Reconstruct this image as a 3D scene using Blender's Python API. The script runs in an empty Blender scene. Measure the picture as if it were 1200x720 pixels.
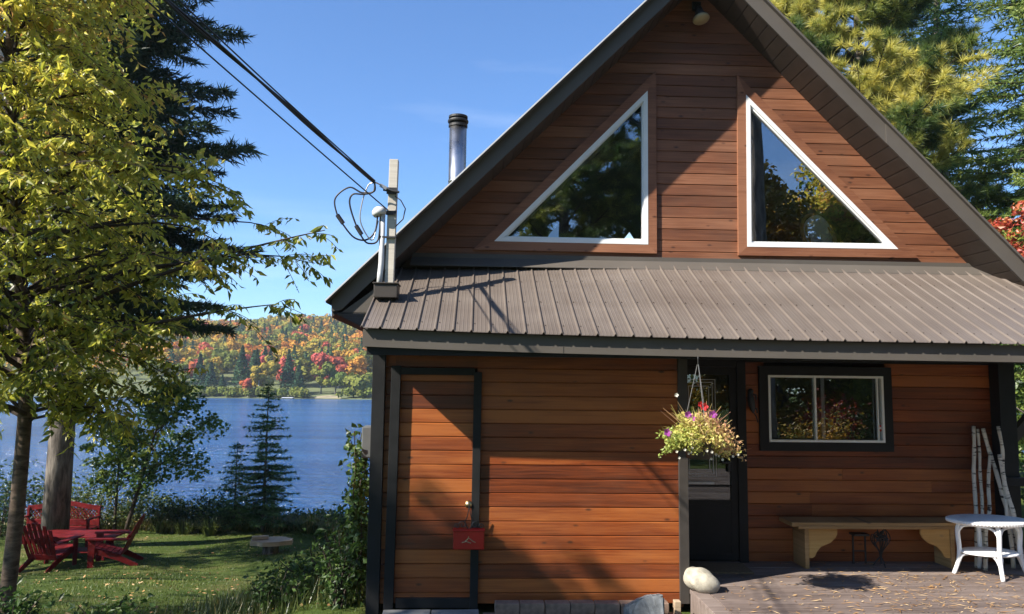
import bpy, math, random
import numpy as np
from mathutils import Vector, Matrix

PI = math.pi
R = math.radians
rng = np.random.default_rng(7)
random.seed(7)
scene = bpy.context.scene
col = scene.collection

# ------------------------------------------------------------------ helpers
class MB:
    """collects faces (with a hue value per face) and links them as ONE mesh object"""
    def __init__(self):
        self.v = []; self.li = []; self.ls = []; self.val = []; self.mi = []; self.n = 0; self.nl = 0
    def add(self, verts, faces, val=0.5, mi=0):
        verts = np.asarray(verts, dtype=np.float64).reshape(-1, 3)
        for f in faces:
            self.ls.append(np.array([self.nl])); self.li.append(np.asarray(f) + self.n); self.nl += len(f)
            self.val.append(np.array([val])); self.mi.append(np.array([mi]))
        self.v.append(verts); self.n += len(verts)
    def add_many(self, verts, k, val, mi=0):
        """verts (N,k,3): N polygons with k corners each; val (N,)"""
        N = len(verts)
        if N == 0: return
        self.v.append(verts.reshape(-1, 3))
        self.li.append(np.arange(N * k) + self.n); self.ls.append(np.arange(N) * k + self.nl)
        self.n += N * k; self.nl += N * k
        self.val.append(np.asarray(val)); self.mi.append(np.full(N, mi))
    def add_tpl(self, P, faces, val, mi=0):
        """P (N,m,3): N copies of a shape with m verts and the given faces"""
        N, m = P.shape[:2]
        if N == 0: return
        self.v.append(P.reshape(-1, 3))
        base = np.arange(N)[:, None] * m + self.n
        flat = np.concatenate([np.asarray(f) for f in faces]); lens = [len(f) for f in faces]
        self.li.append((base + flat[None]).reshape(-1))
        st = np.cumsum([0] + lens[:-1]); tot = sum(lens)
        self.ls.append((np.arange(N)[:, None] * tot + st[None]).reshape(-1) + self.nl)
        self.n += N * m; self.nl += N * tot
        self.val.append(np.repeat(val, len(faces))); self.mi.append(np.full(N * len(faces), mi))
    def box(self, x0, x1, y0, y1, z0, z1, val=0.5, mi=0):
        v = [(x, y, z) for x in (x0, x1) for y in (y0, y1) for z in (z0, z1)]
        self.add(v, [(0, 1, 3, 2), (4, 6, 7, 5), (0, 4, 5, 1), (2, 3, 7, 6), (0, 2, 6, 4), (1, 5, 7, 3)], val, mi)
    def obox(self, c, sx, sy, sz, M=None, val=0.5, b=0.0):
        """box centred on c, turned by the 3x3 M, edges cut by b"""
        hx, hy, hz = sx / 2, sy / 2, sz / 2
        if b <= 0:
            P = [(x, y, z) for x in (-hx, hx) for y in (-hy, hy) for z in (-hz, hz)]
            F = [(0, 1, 3, 2), (4, 6, 7, 5), (0, 4, 5, 1), (2, 3, 7, 6), (0, 2, 6, 4), (1, 5, 7, 3)]
        else:
            bm = _bevel_box(sx, sy, sz, b); P, F = bm
        P = np.array(P, float)
        if M is not None: P = P @ np.array(M).T
        self.add(P + np.array(c), F, val)
    def prism(self, poly, a0, a1, axis='y', val=0.5):
        """polygon given in the two other axes, extruded along axis from a0 to a1"""
        n = len(poly)
        def pt(p, a):
            return (p[0], a, p[1]) if axis == 'y' else ((p[0], p[1], a) if axis == 'z' else (a, p[0], p[1]))
        v = [pt(p, a0) for p in poly] + [pt(p, a1) for p in poly]
        F = [tuple(range(n)), tuple(range(2 * n - 1, n - 1, -1))]
        F += [(i, i + n, (i + 1) % n + n, (i + 1) % n) for i in range(n)]
        self.add(v, F, val)
    def tube(self, pts, rad, n=8, val=0.5, cap=True):
        pts = np.array(pts, float); m = len(pts)
        rad = np.full(m, rad) if np.isscalar(rad) else np.array(rad, float)
        T = np.gradient(pts, axis=0); T /= np.linalg.norm(T, axis=1)[:, None] + 1e-9
        ref = np.array([0, 0, 1.]) if abs(T[0, 2]) < 0.9 else np.array([1., 0, 0])
        U = np.zeros_like(T); u = np.cross(T[0], ref); u /= np.linalg.norm(u)
        for i in range(m):
            u = u - T[i] * np.dot(u, T[i]); u /= np.linalg.norm(u) + 1e-9; U[i] = u
        W = np.cross(T, U); a = np.arange(n) * 2 * PI / n
        P = pts[:, None] + rad[:, None, None] * (np.cos(a)[None, :, None] * U[:, None] + np.sin(a)[None, :, None] * W[:, None])
        F = []
        for i in range(m - 1):
            for j in range(n):
                k = (j + 1) % n; F.append((i * n + j, i * n + k, (i + 1) * n + k, (i + 1) * n + j))
        if cap: F += [tuple(range(n - 1, -1, -1)), tuple((m - 1) * n + j for j in range(n))]
        self.add(P.reshape(-1, 3), F, val)
    def lathe(self, prof, c=(0, 0, 0), n=24, val=0.5, sx=1, sy=1):
        a = np.arange(n) * 2 * PI / n; m = len(prof)
        P = np.array([[(r * math.cos(t) * sx + c[0], r * math.sin(t) * sy + c[1], z + c[2]) for t in a] for r, z in prof])
        F = [(i * n + j, i * n + (j + 1) % n, (i + 1) * n + (j + 1) % n, (i + 1) * n + j) for i in range(m - 1) for j in range(n)]
        F += [tuple(range(n - 1, -1, -1)), tuple((m - 1) * n + j for j in range(n))]
        self.add(P.reshape(-1, 3), F, val)
    def build(self, name, mats, parent=None, smooth=False, origin=None):
        me = bpy.data.meshes.new(name)
        V = np.concatenate(self.v) if self.v else np.zeros((0, 3))
        if origin is not None: V = V - np.array(origin)
        li = np.concatenate(self.li).astype(np.int32); ls = np.concatenate(self.ls).astype(np.int32)
        me.vertices.add(len(V)); me.vertices.foreach_set('co', V.astype(np.float32).reshape(-1))
        me.loops.add(len(li)); me.loops.foreach_set('vertex_index', li)
        me.polygons.add(len(ls)); me.polygons.foreach_set('loop_start', ls)
        me.polygons.foreach_set('material_index', np.concatenate(self.mi).astype(np.int32))
        me.polygons.foreach_set('use_smooth', np.full(len(ls), bool(smooth)))
        me.update(calc_edges=True)
        at = me.attributes.new('v', 'FLOAT', 'FACE'); at.data.foreach_set('value', np.concatenate(self.val).astype(np.float32))
        for m in (mats if isinstance(mats, (list, tuple)) else [mats]): me.materials.append(m)
        o = bpy.data.objects.new(name, me); col.objects.link(o)
        if origin is not None: o.location = origin
        if parent is not None: o.parent = parent
        return o

_bb = {}
def _bevel_box(sx, sy, sz, b):
    k = (round(sx, 4), round(sy, 4), round(sz, 4), b)
    if k in _bb: return _bb[k]
    import bmesh
    bm = bmesh.new(); bmesh.ops.create_cube(bm, size=1)
    for v in bm.verts: v.co = (v.co.x * sx, v.co.y * sy, v.co.z * sz)
    bmesh.ops.bevel(bm, geom=bm.edges[:], offset=b, segments=2, affect='EDGES', profile=0.5)
    bm.verts.ensure_lookup_table()
    P = [tuple(v.co) for v in bm.verts]; F = [tuple(v.index for v in f.verts) for f in bm.faces]
    bm.free(); _bb[k] = (P, F); return _bb[k]

def tag(o, label=None, cat=None, group=None, kind=None):
    if label: o['label'] = label
    if cat: o['category'] = cat
    if group: o['group'] = group
    if kind: o['kind'] = kind
    return o
def empty(name, loc, label, cat, group=None, rz=0):
    o = bpy.data.objects.new(name, None); col.objects.link(o)
    o.location = loc; o.rotation_euler = (0, 0, rz); o.empty_display_size = 0.2
    return tag(o, label, cat, group)
def copy_tree(o, parent=None):
    c = o.copy(); col.objects.link(c); c.parent = parent
    for ch in [x for x in col.objects if x.parent == o]: copy_tree(ch, c)
    return c
def rot(ax, ang):
    return np.array(Matrix.Rotation(ang, 3, ax))
def nz(v):
    v = np.asarray(v, float); return v / (np.linalg.norm(v, axis=-1, keepdims=True) + 1e-9)

# ------------------------------------------------------------------ materials
class NT:
    def __init__(self, name):
        self.m = bpy.data.materials.new(name); self.m.use_nodes = True
        self.t = self.m.node_tree; self.t.nodes.clear()
        self.out = self.t.nodes.new('ShaderNodeOutputMaterial')
    def n(self, typ, **kw):
        x = self.t.nodes.new(typ)
        for k, v in kw.items():
            if k in x.inputs: x.inputs[k].default_value = v
            else: setattr(x, k, v)
        return x
    def l(self, a, b): self.t.links.new(a, b)
    def coord(self, scale, kind='Object', loc=(0, 0, 0)):
        tc = self.n('ShaderNodeTexCoord'); mp = self.n('ShaderNodeMapping')
        mp.inputs['Scale'].default_value = scale; mp.inputs['Location'].default_value = loc
        self.l(tc.outputs[kind], mp.inputs['Vector']); return mp.outputs['Vector']
    def noise(self, vec, scale=1, detail=4, rough=0.55, dist=0):
        x = self.n('ShaderNodeTexNoise'); x.inputs['Scale'].default_value = scale; x.inputs['Detail'].default_value = detail
        x.inputs['Roughness'].default_value = rough; x.inputs['Distortion'].default_value = dist
        if vec is not None: self.l(vec, x.inputs['Vector'])
        return x.outputs['Fac']
    def ramp(self, fac, stops, interp='LINEAR'):
        x = self.n('ShaderNodeValToRGB'); cr = x.color_ramp; cr.interpolation = interp
        while len(cr.elements) > 1: cr.elements.remove(cr.elements[-1])
        cr.elements[0].position = stops[0][0]; cr.elements[0].color = (*stops[0][1], 1)
        for p, c in stops[1:]:
            e = cr.elements.new(p); e.color = (*c, 1)
        self.l(fac, x.inputs['Fac']); return x.outputs['Color']
    def mix(self, a, b, fac, mode='MIX'):
        x = self.n('ShaderNodeMix', data_type='RGBA', blend_type=mode)
        for s, i in ((fac, 0), (a, 6), (b, 7)):
            if isinstance(s, (int, float)): x.inputs[i].default_value = s
            elif isinstance(s, tuple): x.inputs[i].default_value = (*s, 1)
            else: self.l(s, x.inputs[i])
        return x.outputs[2]
    def math(self, op, a, b=0.0, c=0.0):
        x = self.n('ShaderNodeMath', operation=op)
        for i, s in enumerate((a, b, c)):
            if isinstance(s, (int, float)): x.inputs[i].default_value = s
            else: self.l(s, x.inputs[i])
        return x.outputs[0]
    def bump(self, h, strength=0.3, dist=0.01, normal=None):
        x = self.n('ShaderNodeBump'); x.inputs['Strength'].default_value = strength; x.inputs['Distance'].default_value = dist
        self.l(h, x.inputs['Height'])
        if normal is not None: self.l(normal, x.inputs['Normal'])
        return x.outputs['Normal']
    def attr(self, name='v'):
        x = self.n('ShaderNodeAttribute', attribute_name=name); return x.outputs['Fac']
    def island(self): return self.n('ShaderNodeNewGeometry').outputs['Random Per Island']
    def principled(self, color, rough=0.6, metal=0.0, normal=None, spec=0.5, coat=0):
        x = self.n('ShaderNodeBsdfPrincipled')
        for s, k in ((color, 'Base Color'), (rough, 'Roughness'), (metal, 'Metallic'), (spec, 'Specular IOR Level'), (coat, 'Coat Weight')):
            if isinstance(s, tuple): x.inputs[k].default_value = (*s, 1)
            elif isinstance(s, (int, float)): x.inputs[k].default_value = s
            else: self.l(s, x.inputs[k])
        if normal is not None: self.l(normal, x.inputs['Normal'])
        self.l(x.outputs[0], self.out.inputs['Surface']); return x

def m_siding(name, dark, mid, light, rough=0.42, knotc=(0.05, 0.015, 0.006), weather=0.0, bv=0.45):
    t = NT(name); isl = t.island()
    tc = t.n('ShaderNodeTexCoord'); sep = t.n('ShaderNodeSeparateXYZ'); t.l(tc.outputs['Object'], sep.inputs[0])
    off = t.math('MULTIPLY', isl, 37.0)
    cb = t.n('ShaderNodeCombineXYZ'); t.l(t.math('ADD', sep.outputs[0], off), cb.inputs[0]); t.l(t.math('MULTIPLY', isl, 11.0), cb.inputs[1]); t.l(sep.outputs[2], cb.inputs[2])
    def sc(s):
        mp = t.n('ShaderNodeMapping'); mp.inputs['Scale'].default_value = s; t.l(cb.outputs[0], mp.inputs['Vector']); return mp.outputs['Vector']
    grain = t.noise(sc((1.6, 1, 55)), 1, 6, 0.62, 0.6)
    fine = t.noise(sc((7, 1, 260)), 1, 3, 0.6, 0.2)
    broad = t.noise(sc((0.9, 1, 5)), 1, 3, 0.5)
    g = t.math('ADD', t.math('MULTIPLY', grain, 0.62), t.math('MULTIPLY', fine, 0.22))
    g = t.math('ADD', t.math('SUBTRACT', g, 0.14), t.math('MULTIPLY', broad, 0.58))
    g = t.math('ADD', g, t.math('MULTIPLY', t.math('SUBTRACT', isl, 0.5), bv))
    c = t.ramp(g, [(0.28, dark), (0.55, mid), (0.80, light)])
    vo = t.n('ShaderNodeTexVoronoi'); vo.inputs['Scale'].default_value = 1; t.l(sc((3.6, 1, 8.03)), vo.inputs['Vector'])
    wob = t.math('ADD', vo.outputs['Distance'], t.math('MULTIPLY', t.math('SUBTRACT', fine, 0.5), 0.10))
    k = t.n('ShaderNodeMapRange'); t.l(wob, k.inputs[0]); k.inputs[1].default_value = 0.05; k.inputs[2].default_value = 0.13; k.inputs[3].default_value = 0.9; k.inputs[4].default_value = 0.0
    c = t.mix(c, knotc, k.outputs[0])
    if weather:
        st = t.noise(t.coord((0.8, 1, 0.9), loc=(3, 1, 2)), 1.2, 5, 0.65, 0.5)
        st2 = t.ramp(st, [(0.45, (0, 0, 0)), (0.7, (1, 1, 1))])
        c = t.mix(c, (0.13, 0.078, 0.05), t.math('MULTIPLY', st2, weather))
    rg = t.math('ADD', rough - 0.12, t.math('MULTIPLY', grain, 0.3))
    t.principled(c, rg, 0, t.bump(t.math('ADD', grain, t.math('MULTIPLY', fine, 0.5)), 0.35, 0.004), 0.45)
    return t.m

def m_paint(name, c, rough=0.5, var=0.15, metal=0, bump=0.1, scale=6.0, spec=0.5):
    t = NT(name)
    f = t.noise(t.coord((scale, scale, scale)), 1, 5, 0.6)
    lo = tuple(x * (1 - var) for x in c); hi = tuple(min(1, x * (1 + var)) for x in c)
    cc = t.ramp(f, [(0.3, lo), (0.7, hi)])
    f2 = t.noise(t.coord((scale * 9,) * 3), 1, 3, 0.6)
    t.principled(cc, t.math('ADD', rough - 0.08, t.math('MULTIPLY', f, 0.16)), metal, t.bump(f2, bump, 0.004), spec)
    return t.m

def m_leaf(name, stops, transl=0.35, gloss=0.06, attr=True):
    t = NT(name)
    f = t.attr() if attr else t.island()
    c = t.ramp(f, stops)
    c = t.mix(c, t.ramp(t.noise(t.coord((9, 9, 9)), 1, 2), [(0.3, (0.75, 0.75, 0.75)), (0.7, (1.2, 1.2, 1.2))]), 1.0, 'MULTIPLY')
    d = t.n('ShaderNodeBsdfDiffuse'); t.l(c, d.inputs['Color'])
    tr = t.n('ShaderNodeBsdfTranslucent'); t.l(c, tr.inputs['Color'])
    gl = t.n('ShaderNodeBsdfGlossy'); gl.inputs['Roughness'].default_value = 0.45; gl.inputs['Color'].default_value = (0.9, 0.9, 0.9, 1)
    m1 = t.n('ShaderNodeMixShader'); m1.inputs[0].default_value = transl; t.l(d.outputs[0], m1.inputs[1]); t.l(tr.outputs[0], m1.inputs[2])
    m2 = t.n('ShaderNodeMixShader'); m2.inputs[0].default_value = gloss; t.l(m1.outputs[0], m2.inputs[1]); t.l(gl.outputs[0], m2.inputs[2])
    t.l(m2.outputs[0], t.out.inputs['Surface']); return t.m

def m_bark(name, dark, light, sx=14, sz=3, bump=0.8):
    t = NT(name)
    f = t.noise(t.coord((sx, sx, sz)), 1, 6, 0.65, 0.4)
    c = t.ramp(f, [(0.32, dark), (0.52, tuple((a + b) / 2 for a, b in zip(dark, light))), (0.72, light)])
    t.principled(c, 0.85, 0, t.bump(f, bump, 0.02), 0.2); return t.m

def m_birch(name, base=(0.62, 0.58, 0.52)):
    t = NT(name)
    f = t.noise(t.coord((5, 5, 30)), 1, 4, 0.6, 0.3)
    k = t.ramp(f, [(0.56, (0, 0, 0)), (0.63, (1, 1, 1))])
    b = t.ramp(t.noise(t.coord((7, 7, 5)), 1, 4), [(0.3, tuple(x * 0.7 for x in base)), (0.7, base)])
    c = t.mix(b, (0.05, 0.04, 0.035), k)
    t.principled(c, 0.7, 0, t.bump(f, 0.3, 0.01), 0.3); return t.m

def m_glass(name, refl=1.7, base=0.07, tint=(0.8, 0.85, 0.85)):
    t = NT(name)
    fr = t.n('ShaderNodeFresnel'); fr.inputs['IOR'].default_value = 1.5
    wav = t.noise(t.coord((1.3, 1.3, 1.3)), 1, 2, 0.5)
    nb = t.bump(wav, 0.05, 0.02)
    f = t.math('MINIMUM', t.math('ADD', t.math('MULTIPLY', fr.outputs[0], refl), base), 1.0)
    tr = t.n('ShaderNodeBsdfTransparent'); tr.inputs['Color'].default_value = (*tint, 1)
    gl = t.n('ShaderNodeBsdfGlossy'); gl.inputs['Roughness'].default_value = 0.0; gl.inputs['Color'].default_value = (0.95, 0.97, 1, 1)
    t.l(nb, gl.inputs['Normal'])
    mx = t.n('ShaderNodeMixShader'); t.l(f, mx.inputs[0]); t.l(tr.outputs[0], mx.inputs[1]); t.l(gl.outputs[0], mx.inputs[2])
    t.l(mx.outputs[0], t.out.inputs['Surface']); return t.m

M = {}
M['siding'] = m_siding('stained siding', (0.070, 0.014, 0.004), (0.215, 0.046, 0.009), (0.38, 0.112, 0.024), weather=0.22)
M['gable'] = m_siding('weathered siding', (0.070, 0.024, 0.012), (0.175, 0.064, 0.030), (0.29, 0.125, 0.065), 0.55, (0.04, 0.014, 0.01), 0.30, 0.26)
M['gtrim'] = m_siding('brown trim board', (0.09, 0.03, 0.015), (0.185, 0.070, 0.034), (0.28, 0.12, 0.062), 0.55)
M['black'] = m_paint('black trim paint', (0.013, 0.013, 0.0135), 0.55, 0.25, spec=0.25)
M['dark'] = m_paint('dark brown trim', (0.050, 0.043, 0.038), 0.5, 0.15, spec=0.3)
M['fascia'] = m_paint('grey brown metal fascia', (0.100, 0.088, 0.076), 0.5, 0.08, 0, 0.05, 2.0, 0.25)
M['white'] = m_paint('white frame', (0.80, 0.80, 0.79), 0.35, 0.04)
M['wicker'] = m_paint('white wicker paint', (0.80, 0.80, 0.80), 0.5, 0.06, 0, 0.5, 20)
M['soffit'] = m_paint('brown soffit', (0.062, 0.047, 0.038), 0.55, 0.2, spec=0.25)
M['interior'] = m_paint('dim interior', (0.10, 0.075, 0.055), 0.8, 0.2)
M['glass'] = m_glass('window glass', 1.6, 0.08, (0.92, 0.94, 0.94)); M['gableglass'] = m_glass('gable glass', 1.4, 0.15, (0.97, 0.98, 0.98))
M['doorglass'] = m_glass('door glass', 1.4, 0.02)
M['steel'] = m_paint('stainless pipe', (0.55, 0.55, 0.56), 0.28, 0.1, 1.0, 0.05)
M['conduit'] = m_paint('grey conduit', (0.55, 0.56, 0.57), 0.45, 0.08)
M['greywood'] = m_siding('grey mast wood', (0.30, 0.27, 0.23), (0.46, 0.42, 0.36), (0.58, 0.54, 0.47), 0.8, (0.15, 0.13, 0.11))
M['cable'] = m_paint('black cable', (0.012, 0.012, 0.014), 0.5, 0.1)
M['alu'] = m_paint('bare wire', (0.45, 0.45, 0.45), 0.4, 0.1, 0.8)
M['red'] = m_paint('red chair paint', (0.120, 0.0055, 0.0065), 0.6, 0.45, 0, 0.4, 9.0, 0.2)
M['redbox'] = m_paint('red metal box', (0.36, 0.008, 0.008), 0.35, 0.12)
M['brass'] = m_paint('old brass', (0.45, 0.34, 0.18), 0.35, 0.2, 1.0)
M['iron'] = m_paint('black iron', (0.02, 0.02, 0.021), 0.55, 0.3, 0, 0.3)
M['ivory'] = m_paint('lamp ivory', (0.36, 0.30, 0.20), 0.5, 0.1)
M['sticker'] = m_paint('red sticker', (0.5, 0.04, 0.04), 0.5, 0.05)
M['mat'] = m_paint('coir mat', (0.16, 0.11, 0.06), 0.95, 0.3, 0, 0.8, 40)
M['stone'] = m_paint('pale river stone', (0.40, 0.365, 0.29), 0.8, 0.38, 0, 0.9, 11)
M['slab'] = m_paint('grey rock slab', (0.19, 0.20, 0.21), 0.85, 0.35, 0, 0.7, 12)
M['paver'] = m_paint('brown concrete paver', (0.23, 0.155, 0.115), 0.9, 0.35, 0, 0.6, 14)
M['concrete'] = m_paint('grey concrete', (0.23, 0.23, 0.225), 0.9, 0.2, 0, 0.5, 10)
M['benchwood'] = m_siding('bench wood', (0.17, 0.085, 0.028), (0.32, 0.18, 0.068), (0.46, 0.285, 0.125), 0.7, (0.08, 0.05, 0.03))
M['panelwood'] = m_siding('pale pine', (0.31, 0.155, 0.04), (0.47, 0.255, 0.075), (0.57, 0.345, 0.115), 0.6, (0.25, 0.15, 0.07))
M['logwood'] = m_siding('sawn log', (0.20, 0.14, 0.09), (0.36, 0.27, 0.18), (0.5, 0.39, 0.28), 0.85, (0.2, 0.13, 0.08))
M['bark'] = m_bark('grey bark', (0.030, 0.024, 0.020), (0.27, 0.235, 0.20), 11, 2.2, 1.0)
M['cherrybark'] = m_bark('young bark', (0.050, 0.034, 0.025), (0.20, 0.145, 0.105), 9, 26, 0.5)
M['twig'] = m_bark('twig bark', (0.03, 0.022, 0.018), (0.09, 0.07, 0.055))
M['birch'] = m_birch('birch bark')
M['pole'] = m_birch('birch pole bark', (0.74, 0.66, 0.55))

def m_roof():
    t = NT('brown ribbed steel')
    f = t.noise(t.coord((0.6, 2.0, 2.0)), 1, 5, 0.6)
    f2 = t.noise(t.coord((9, 1.3, 1.3)), 1, 4, 0.6)
    c = t.ramp(t.math('ADD', t.math('MULTIPLY', f, 0.6), t.math('MULTIPLY', f2, 0.4)), [(0.33, (0.104, 0.083, 0.069)), (0.68, (0.158, 0.131, 0.111))])
    t.principled(c, t.math('ADD', 0.36, t.math('MULTIPLY', f, 0.2)), 0.0, t.bump(f2, 0.04, 0.004), 0.5); return t.m
M['roof'] = m_roof()

def m_deck():
    t = NT('weathered deck board'); isl = t.island()
    v = t.coord((2.2, 34, 10)); g = t.noise(v, 1, 6, 0.65, 0.5)
    blot = t.noise(t.coord((1.6, 2.4, 2), loc=(4, 1, 0)), 1, 6, 0.65, 0.4)
    s = t.math('ADD', t.math('MULTIPLY', g, 0.55), t.math('MULTIPLY', isl, 0.20)); s = t.math('ADD', s, t.math('MULTIPLY', blot, 0.35))
    c = t.ramp(s, [(0.34, (0.085, 0.064, 0.056)), (0.55, (0.180, 0.140, 0.124)), (0.78, (0.32, 0.265, 0.232))])
    t.principled(c, 0.62, 0, t.bump(g, 0.5, 0.006), 0.4); return t.m
M['deck'] = m_deck()

def m_ground():
    t = NT('lawn soil')
    a = t.noise(t.coord((0.9, 0.9, 0.9)), 1, 6, 0.65); b = t.noise(t.coord((16, 16, 16)), 1, 4, 0.6)
    c = t.ramp(t.math('ADD', t.math('MULTIPLY', a, 0.7), t.math('MULTIPLY', b, 0.3)),
               [(0.36, (0.035, 0.060, 0.012)), (0.52, (0.065, 0.090, 0.020)), (0.66, (0.13, 0.115, 0.045)), (0.8, (0.17, 0.125, 0.07))])
    t.principled(c, 0.95, 0, t.bump(b, 0.8, 0.03), 0.1); return t.m
M['ground'] = m_ground()

def m_water():
    t = NT('lake water')
    w1 = t.noise(t.coord((0.30, 1.0, 1)), 1, 3, 0.6, 0.5)
    w2 = t.noise(t.coord((2.2, 5.5, 1)), 1, 4, 0.6, 0.3)
    w3 = t.noise(t.coord((0.012, 0.09, 1)), 1, 5, 0.6, 0.8)
    h = t.math('MULTIPLY', t.math('ADD', t.math('MULTIPLY', w1, 1.0), t.math('MULTIPLY', w2, 0.45)), t.math('ADD', 0.35, t.math('MULTIPLY', w3, 1.3)))
    c = t.ramp(w3, [(0.35, (0.010, 0.065, 0.21)), (0.65, (0.028, 0.125, 0.34))])
    t.principled(c, 0.12, 0, t.bump(h, 1.0, 0.9), 0.32); return t.m
M['water'] = m_water()

M['hill'] = m_paint('hill soil', (0.11, 0.13, 0.05), 0.95, 0.3, 0, 0.2, 0.05)
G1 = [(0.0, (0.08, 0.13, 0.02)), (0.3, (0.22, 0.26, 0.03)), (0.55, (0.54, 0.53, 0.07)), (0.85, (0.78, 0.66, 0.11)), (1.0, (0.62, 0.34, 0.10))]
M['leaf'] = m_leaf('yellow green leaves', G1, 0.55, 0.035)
M['needle'] = m_leaf('dark needles', [(0, (0.016, 0.036, 0.020)), (0.6, (0.034, 0.066, 0.032)), (1, (0.07, 0.10, 0.045))], 0.12, 0.03)
M['needle2'] = m_leaf('young needles', [(0, (0.05, 0.11, 0.045)), (0.6, (0.10, 0.18, 0.065)), (1, (0.20, 0.27, 0.085))], 0.3, 0.02)
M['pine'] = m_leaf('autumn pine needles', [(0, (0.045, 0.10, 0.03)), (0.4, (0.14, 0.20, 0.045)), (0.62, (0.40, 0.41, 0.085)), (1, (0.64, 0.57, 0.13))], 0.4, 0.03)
M['fir'] = m_leaf('fir needles', [(0, (0.065, 0.12, 0.038)), (0.5, (0.18, 0.26, 0.065)), (1, (0.42, 0.45, 0.12))], 0.38, 0.02)
M['green'] = m_leaf('green leaves', [(0, (0.028, 0.062, 0.014)), (0.5, (0.075, 0.14, 0.028)), (1, (0.22, 0.26, 0.045))], 0.42, 0.03)
M['shrub'] = m_leaf('shrub leaves', [(0, (0.024, 0.052, 0.016)), (0.5, (0.065, 0.11, 0.028)), (0.9, (0.17, 0.20, 0.045)), (1, (0.33, 0.24, 0.06))], 0.4, 0.03)
M['gold'] = m_leaf('gold leaves', [(0, (0.14, 0.15, 0.02)), (0.5, (0.42, 0.28, 0.03)), (1, (0.50, 0.24, 0.03))], 0.4, 0.05)
M['redleaf'] = m_leaf('red leaves', [(0, (0.30, 0.05, 0.02)), (0.6, (0.5, 0.07, 0.04)), (1, (0.5, 0.2, 0.05))], 0.4, 0.05)
M['grass'] = m_leaf('lawn grass', [(0, (0.040, 0.085, 0.014)), (0.5, (0.090, 0.145, 0.024)), (0.85, (0.18, 0.20, 0.04)), (1, (0.30, 0.24, 0.09))], 0.35, 0.02)
M['reed'] = m_leaf('tall grass', [(0, (0.05, 0.085, 0.018)), (0.5, (0.13, 0.155, 0.035)), (1, (0.38, 0.27, 0.09))], 0.35, 0.05)
FAR = [(0.0, (0.035, 0.080, 0.050)), (0.14, (0.075, 0.135, 0.055)), (0.15, (0.12, 0.17, 0.04)), (0.40, (0.25, 0.24, 0.05)), (0.60, (0.44, 0.30, 0.05)), (0.80, (0.52, 0.24, 0.045)), (0.88, (0.48, 0.16, 0.04)), (0.93, (0.50, 0.12, 0.07)), (1.0, (0.46, 0.10, 0.09))]
M['far'] = m_leaf('autumn hillside leaves', FAR, 0.2, 0.0)
M['basket'] = m_leaf('basket foliage', [(0, (0.30, 0.38, 0.08)), (0.35, (0.58, 0.55, 0.14)), (0.6, (0.68, 0.50, 0.22)), (0.8, (0.60, 0.33, 0.19)), (1, (0.42, 0.18, 0.14))], 0.4, 0.03)
M['petal'] = m_leaf('flower petals', [(0, (0.75, 0.73, 0.62)), (0.33, (0.75, 0.73, 0.62)), (0.34, (0.36, 0.06, 0.36)), (0.66, (0.42, 0.09, 0.40)), (0.67, (0.6, 0.03, 0.03)), (1, (0.65, 0.04, 0.04))], 0.3, 0.03)
M['litter'] = m_leaf('dry litter', [(0, (0.18, 0.09, 0.035)), (0.5, (0.46, 0.26, 0.10)), (1, (0.60, 0.44, 0.25))], 0.1, 0.05)

# ------------------------------------------------------------------ camera
E = 2.1
yaw, pitch, roll = R(2.5), R(5.7), R(0.65)
fwd = Vector((math.sin(yaw) * math.cos(pitch), math.cos(yaw) * math.cos(pitch), math.sin(pitch)))
rgt = Vector((math.cos(yaw), -math.sin(yaw), 0)); up = rgt.cross(fwd)
r2 = rgt * math.cos(roll) + up * math.sin(roll); u2 = up * math.cos(roll) - rgt * math.sin(roll)
cam = bpy.data.cameras.new('camera'); camo = bpy.data.objects.new('camera', cam); col.objects.link(camo)
camo.matrix_world = Matrix(((r2.x, u2.x, -fwd.x, 0), (r2.y, u2.y, -fwd.y, 0), (r2.z, u2.z, -fwd.z, E), (0, 0, 0, 1)))
cam.sensor_width = 36; cam.lens = 36 * 900 / 1200; cam.clip_end = 3000; cam.clip_start = 0.05
scene.camera = camo

# ------------------------------------------------------------------ light
SUN = Vector((1.95, 1.0, -1.75)).normalized()            # direction the light travels
el = math.asin(-SUN.z)
sun = bpy.data.lights.new('sun', 'SUN'); sun.energy = 5.0; sun.angle = R(0.53); sun.color = (1.0, 0.93, 0.82)
so = bpy.data.objects.new('sun', sun); col.objects.link(so); so.rotation_euler = SUN.to_track_quat('-Z', 'Y').to_euler(); so.location = (-20, -12, 25)
w = bpy.data.worlds.new('World'); scene.world = w; w.use_nodes = True
nt = w.node_tree; nt.nodes.clear()
wo = nt.nodes.new('ShaderNodeOutputWorld'); bg = nt.nodes.new('ShaderNodeBackground'); sky = nt.nodes.new('ShaderNodeTexSky')
sky.sky_type = 'NISHITA'; sky.sun_disc = False; sky.sun_elevation = el
sky.sun_rotation = math.atan2(-SUN.x, -SUN.y)
sky.air_density = 1.0; sky.dust_density = 0.15; sky.ozone_density = 3.0; sky.altitude = 300
bg.inputs['Strength'].default_value = 0.083
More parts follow.
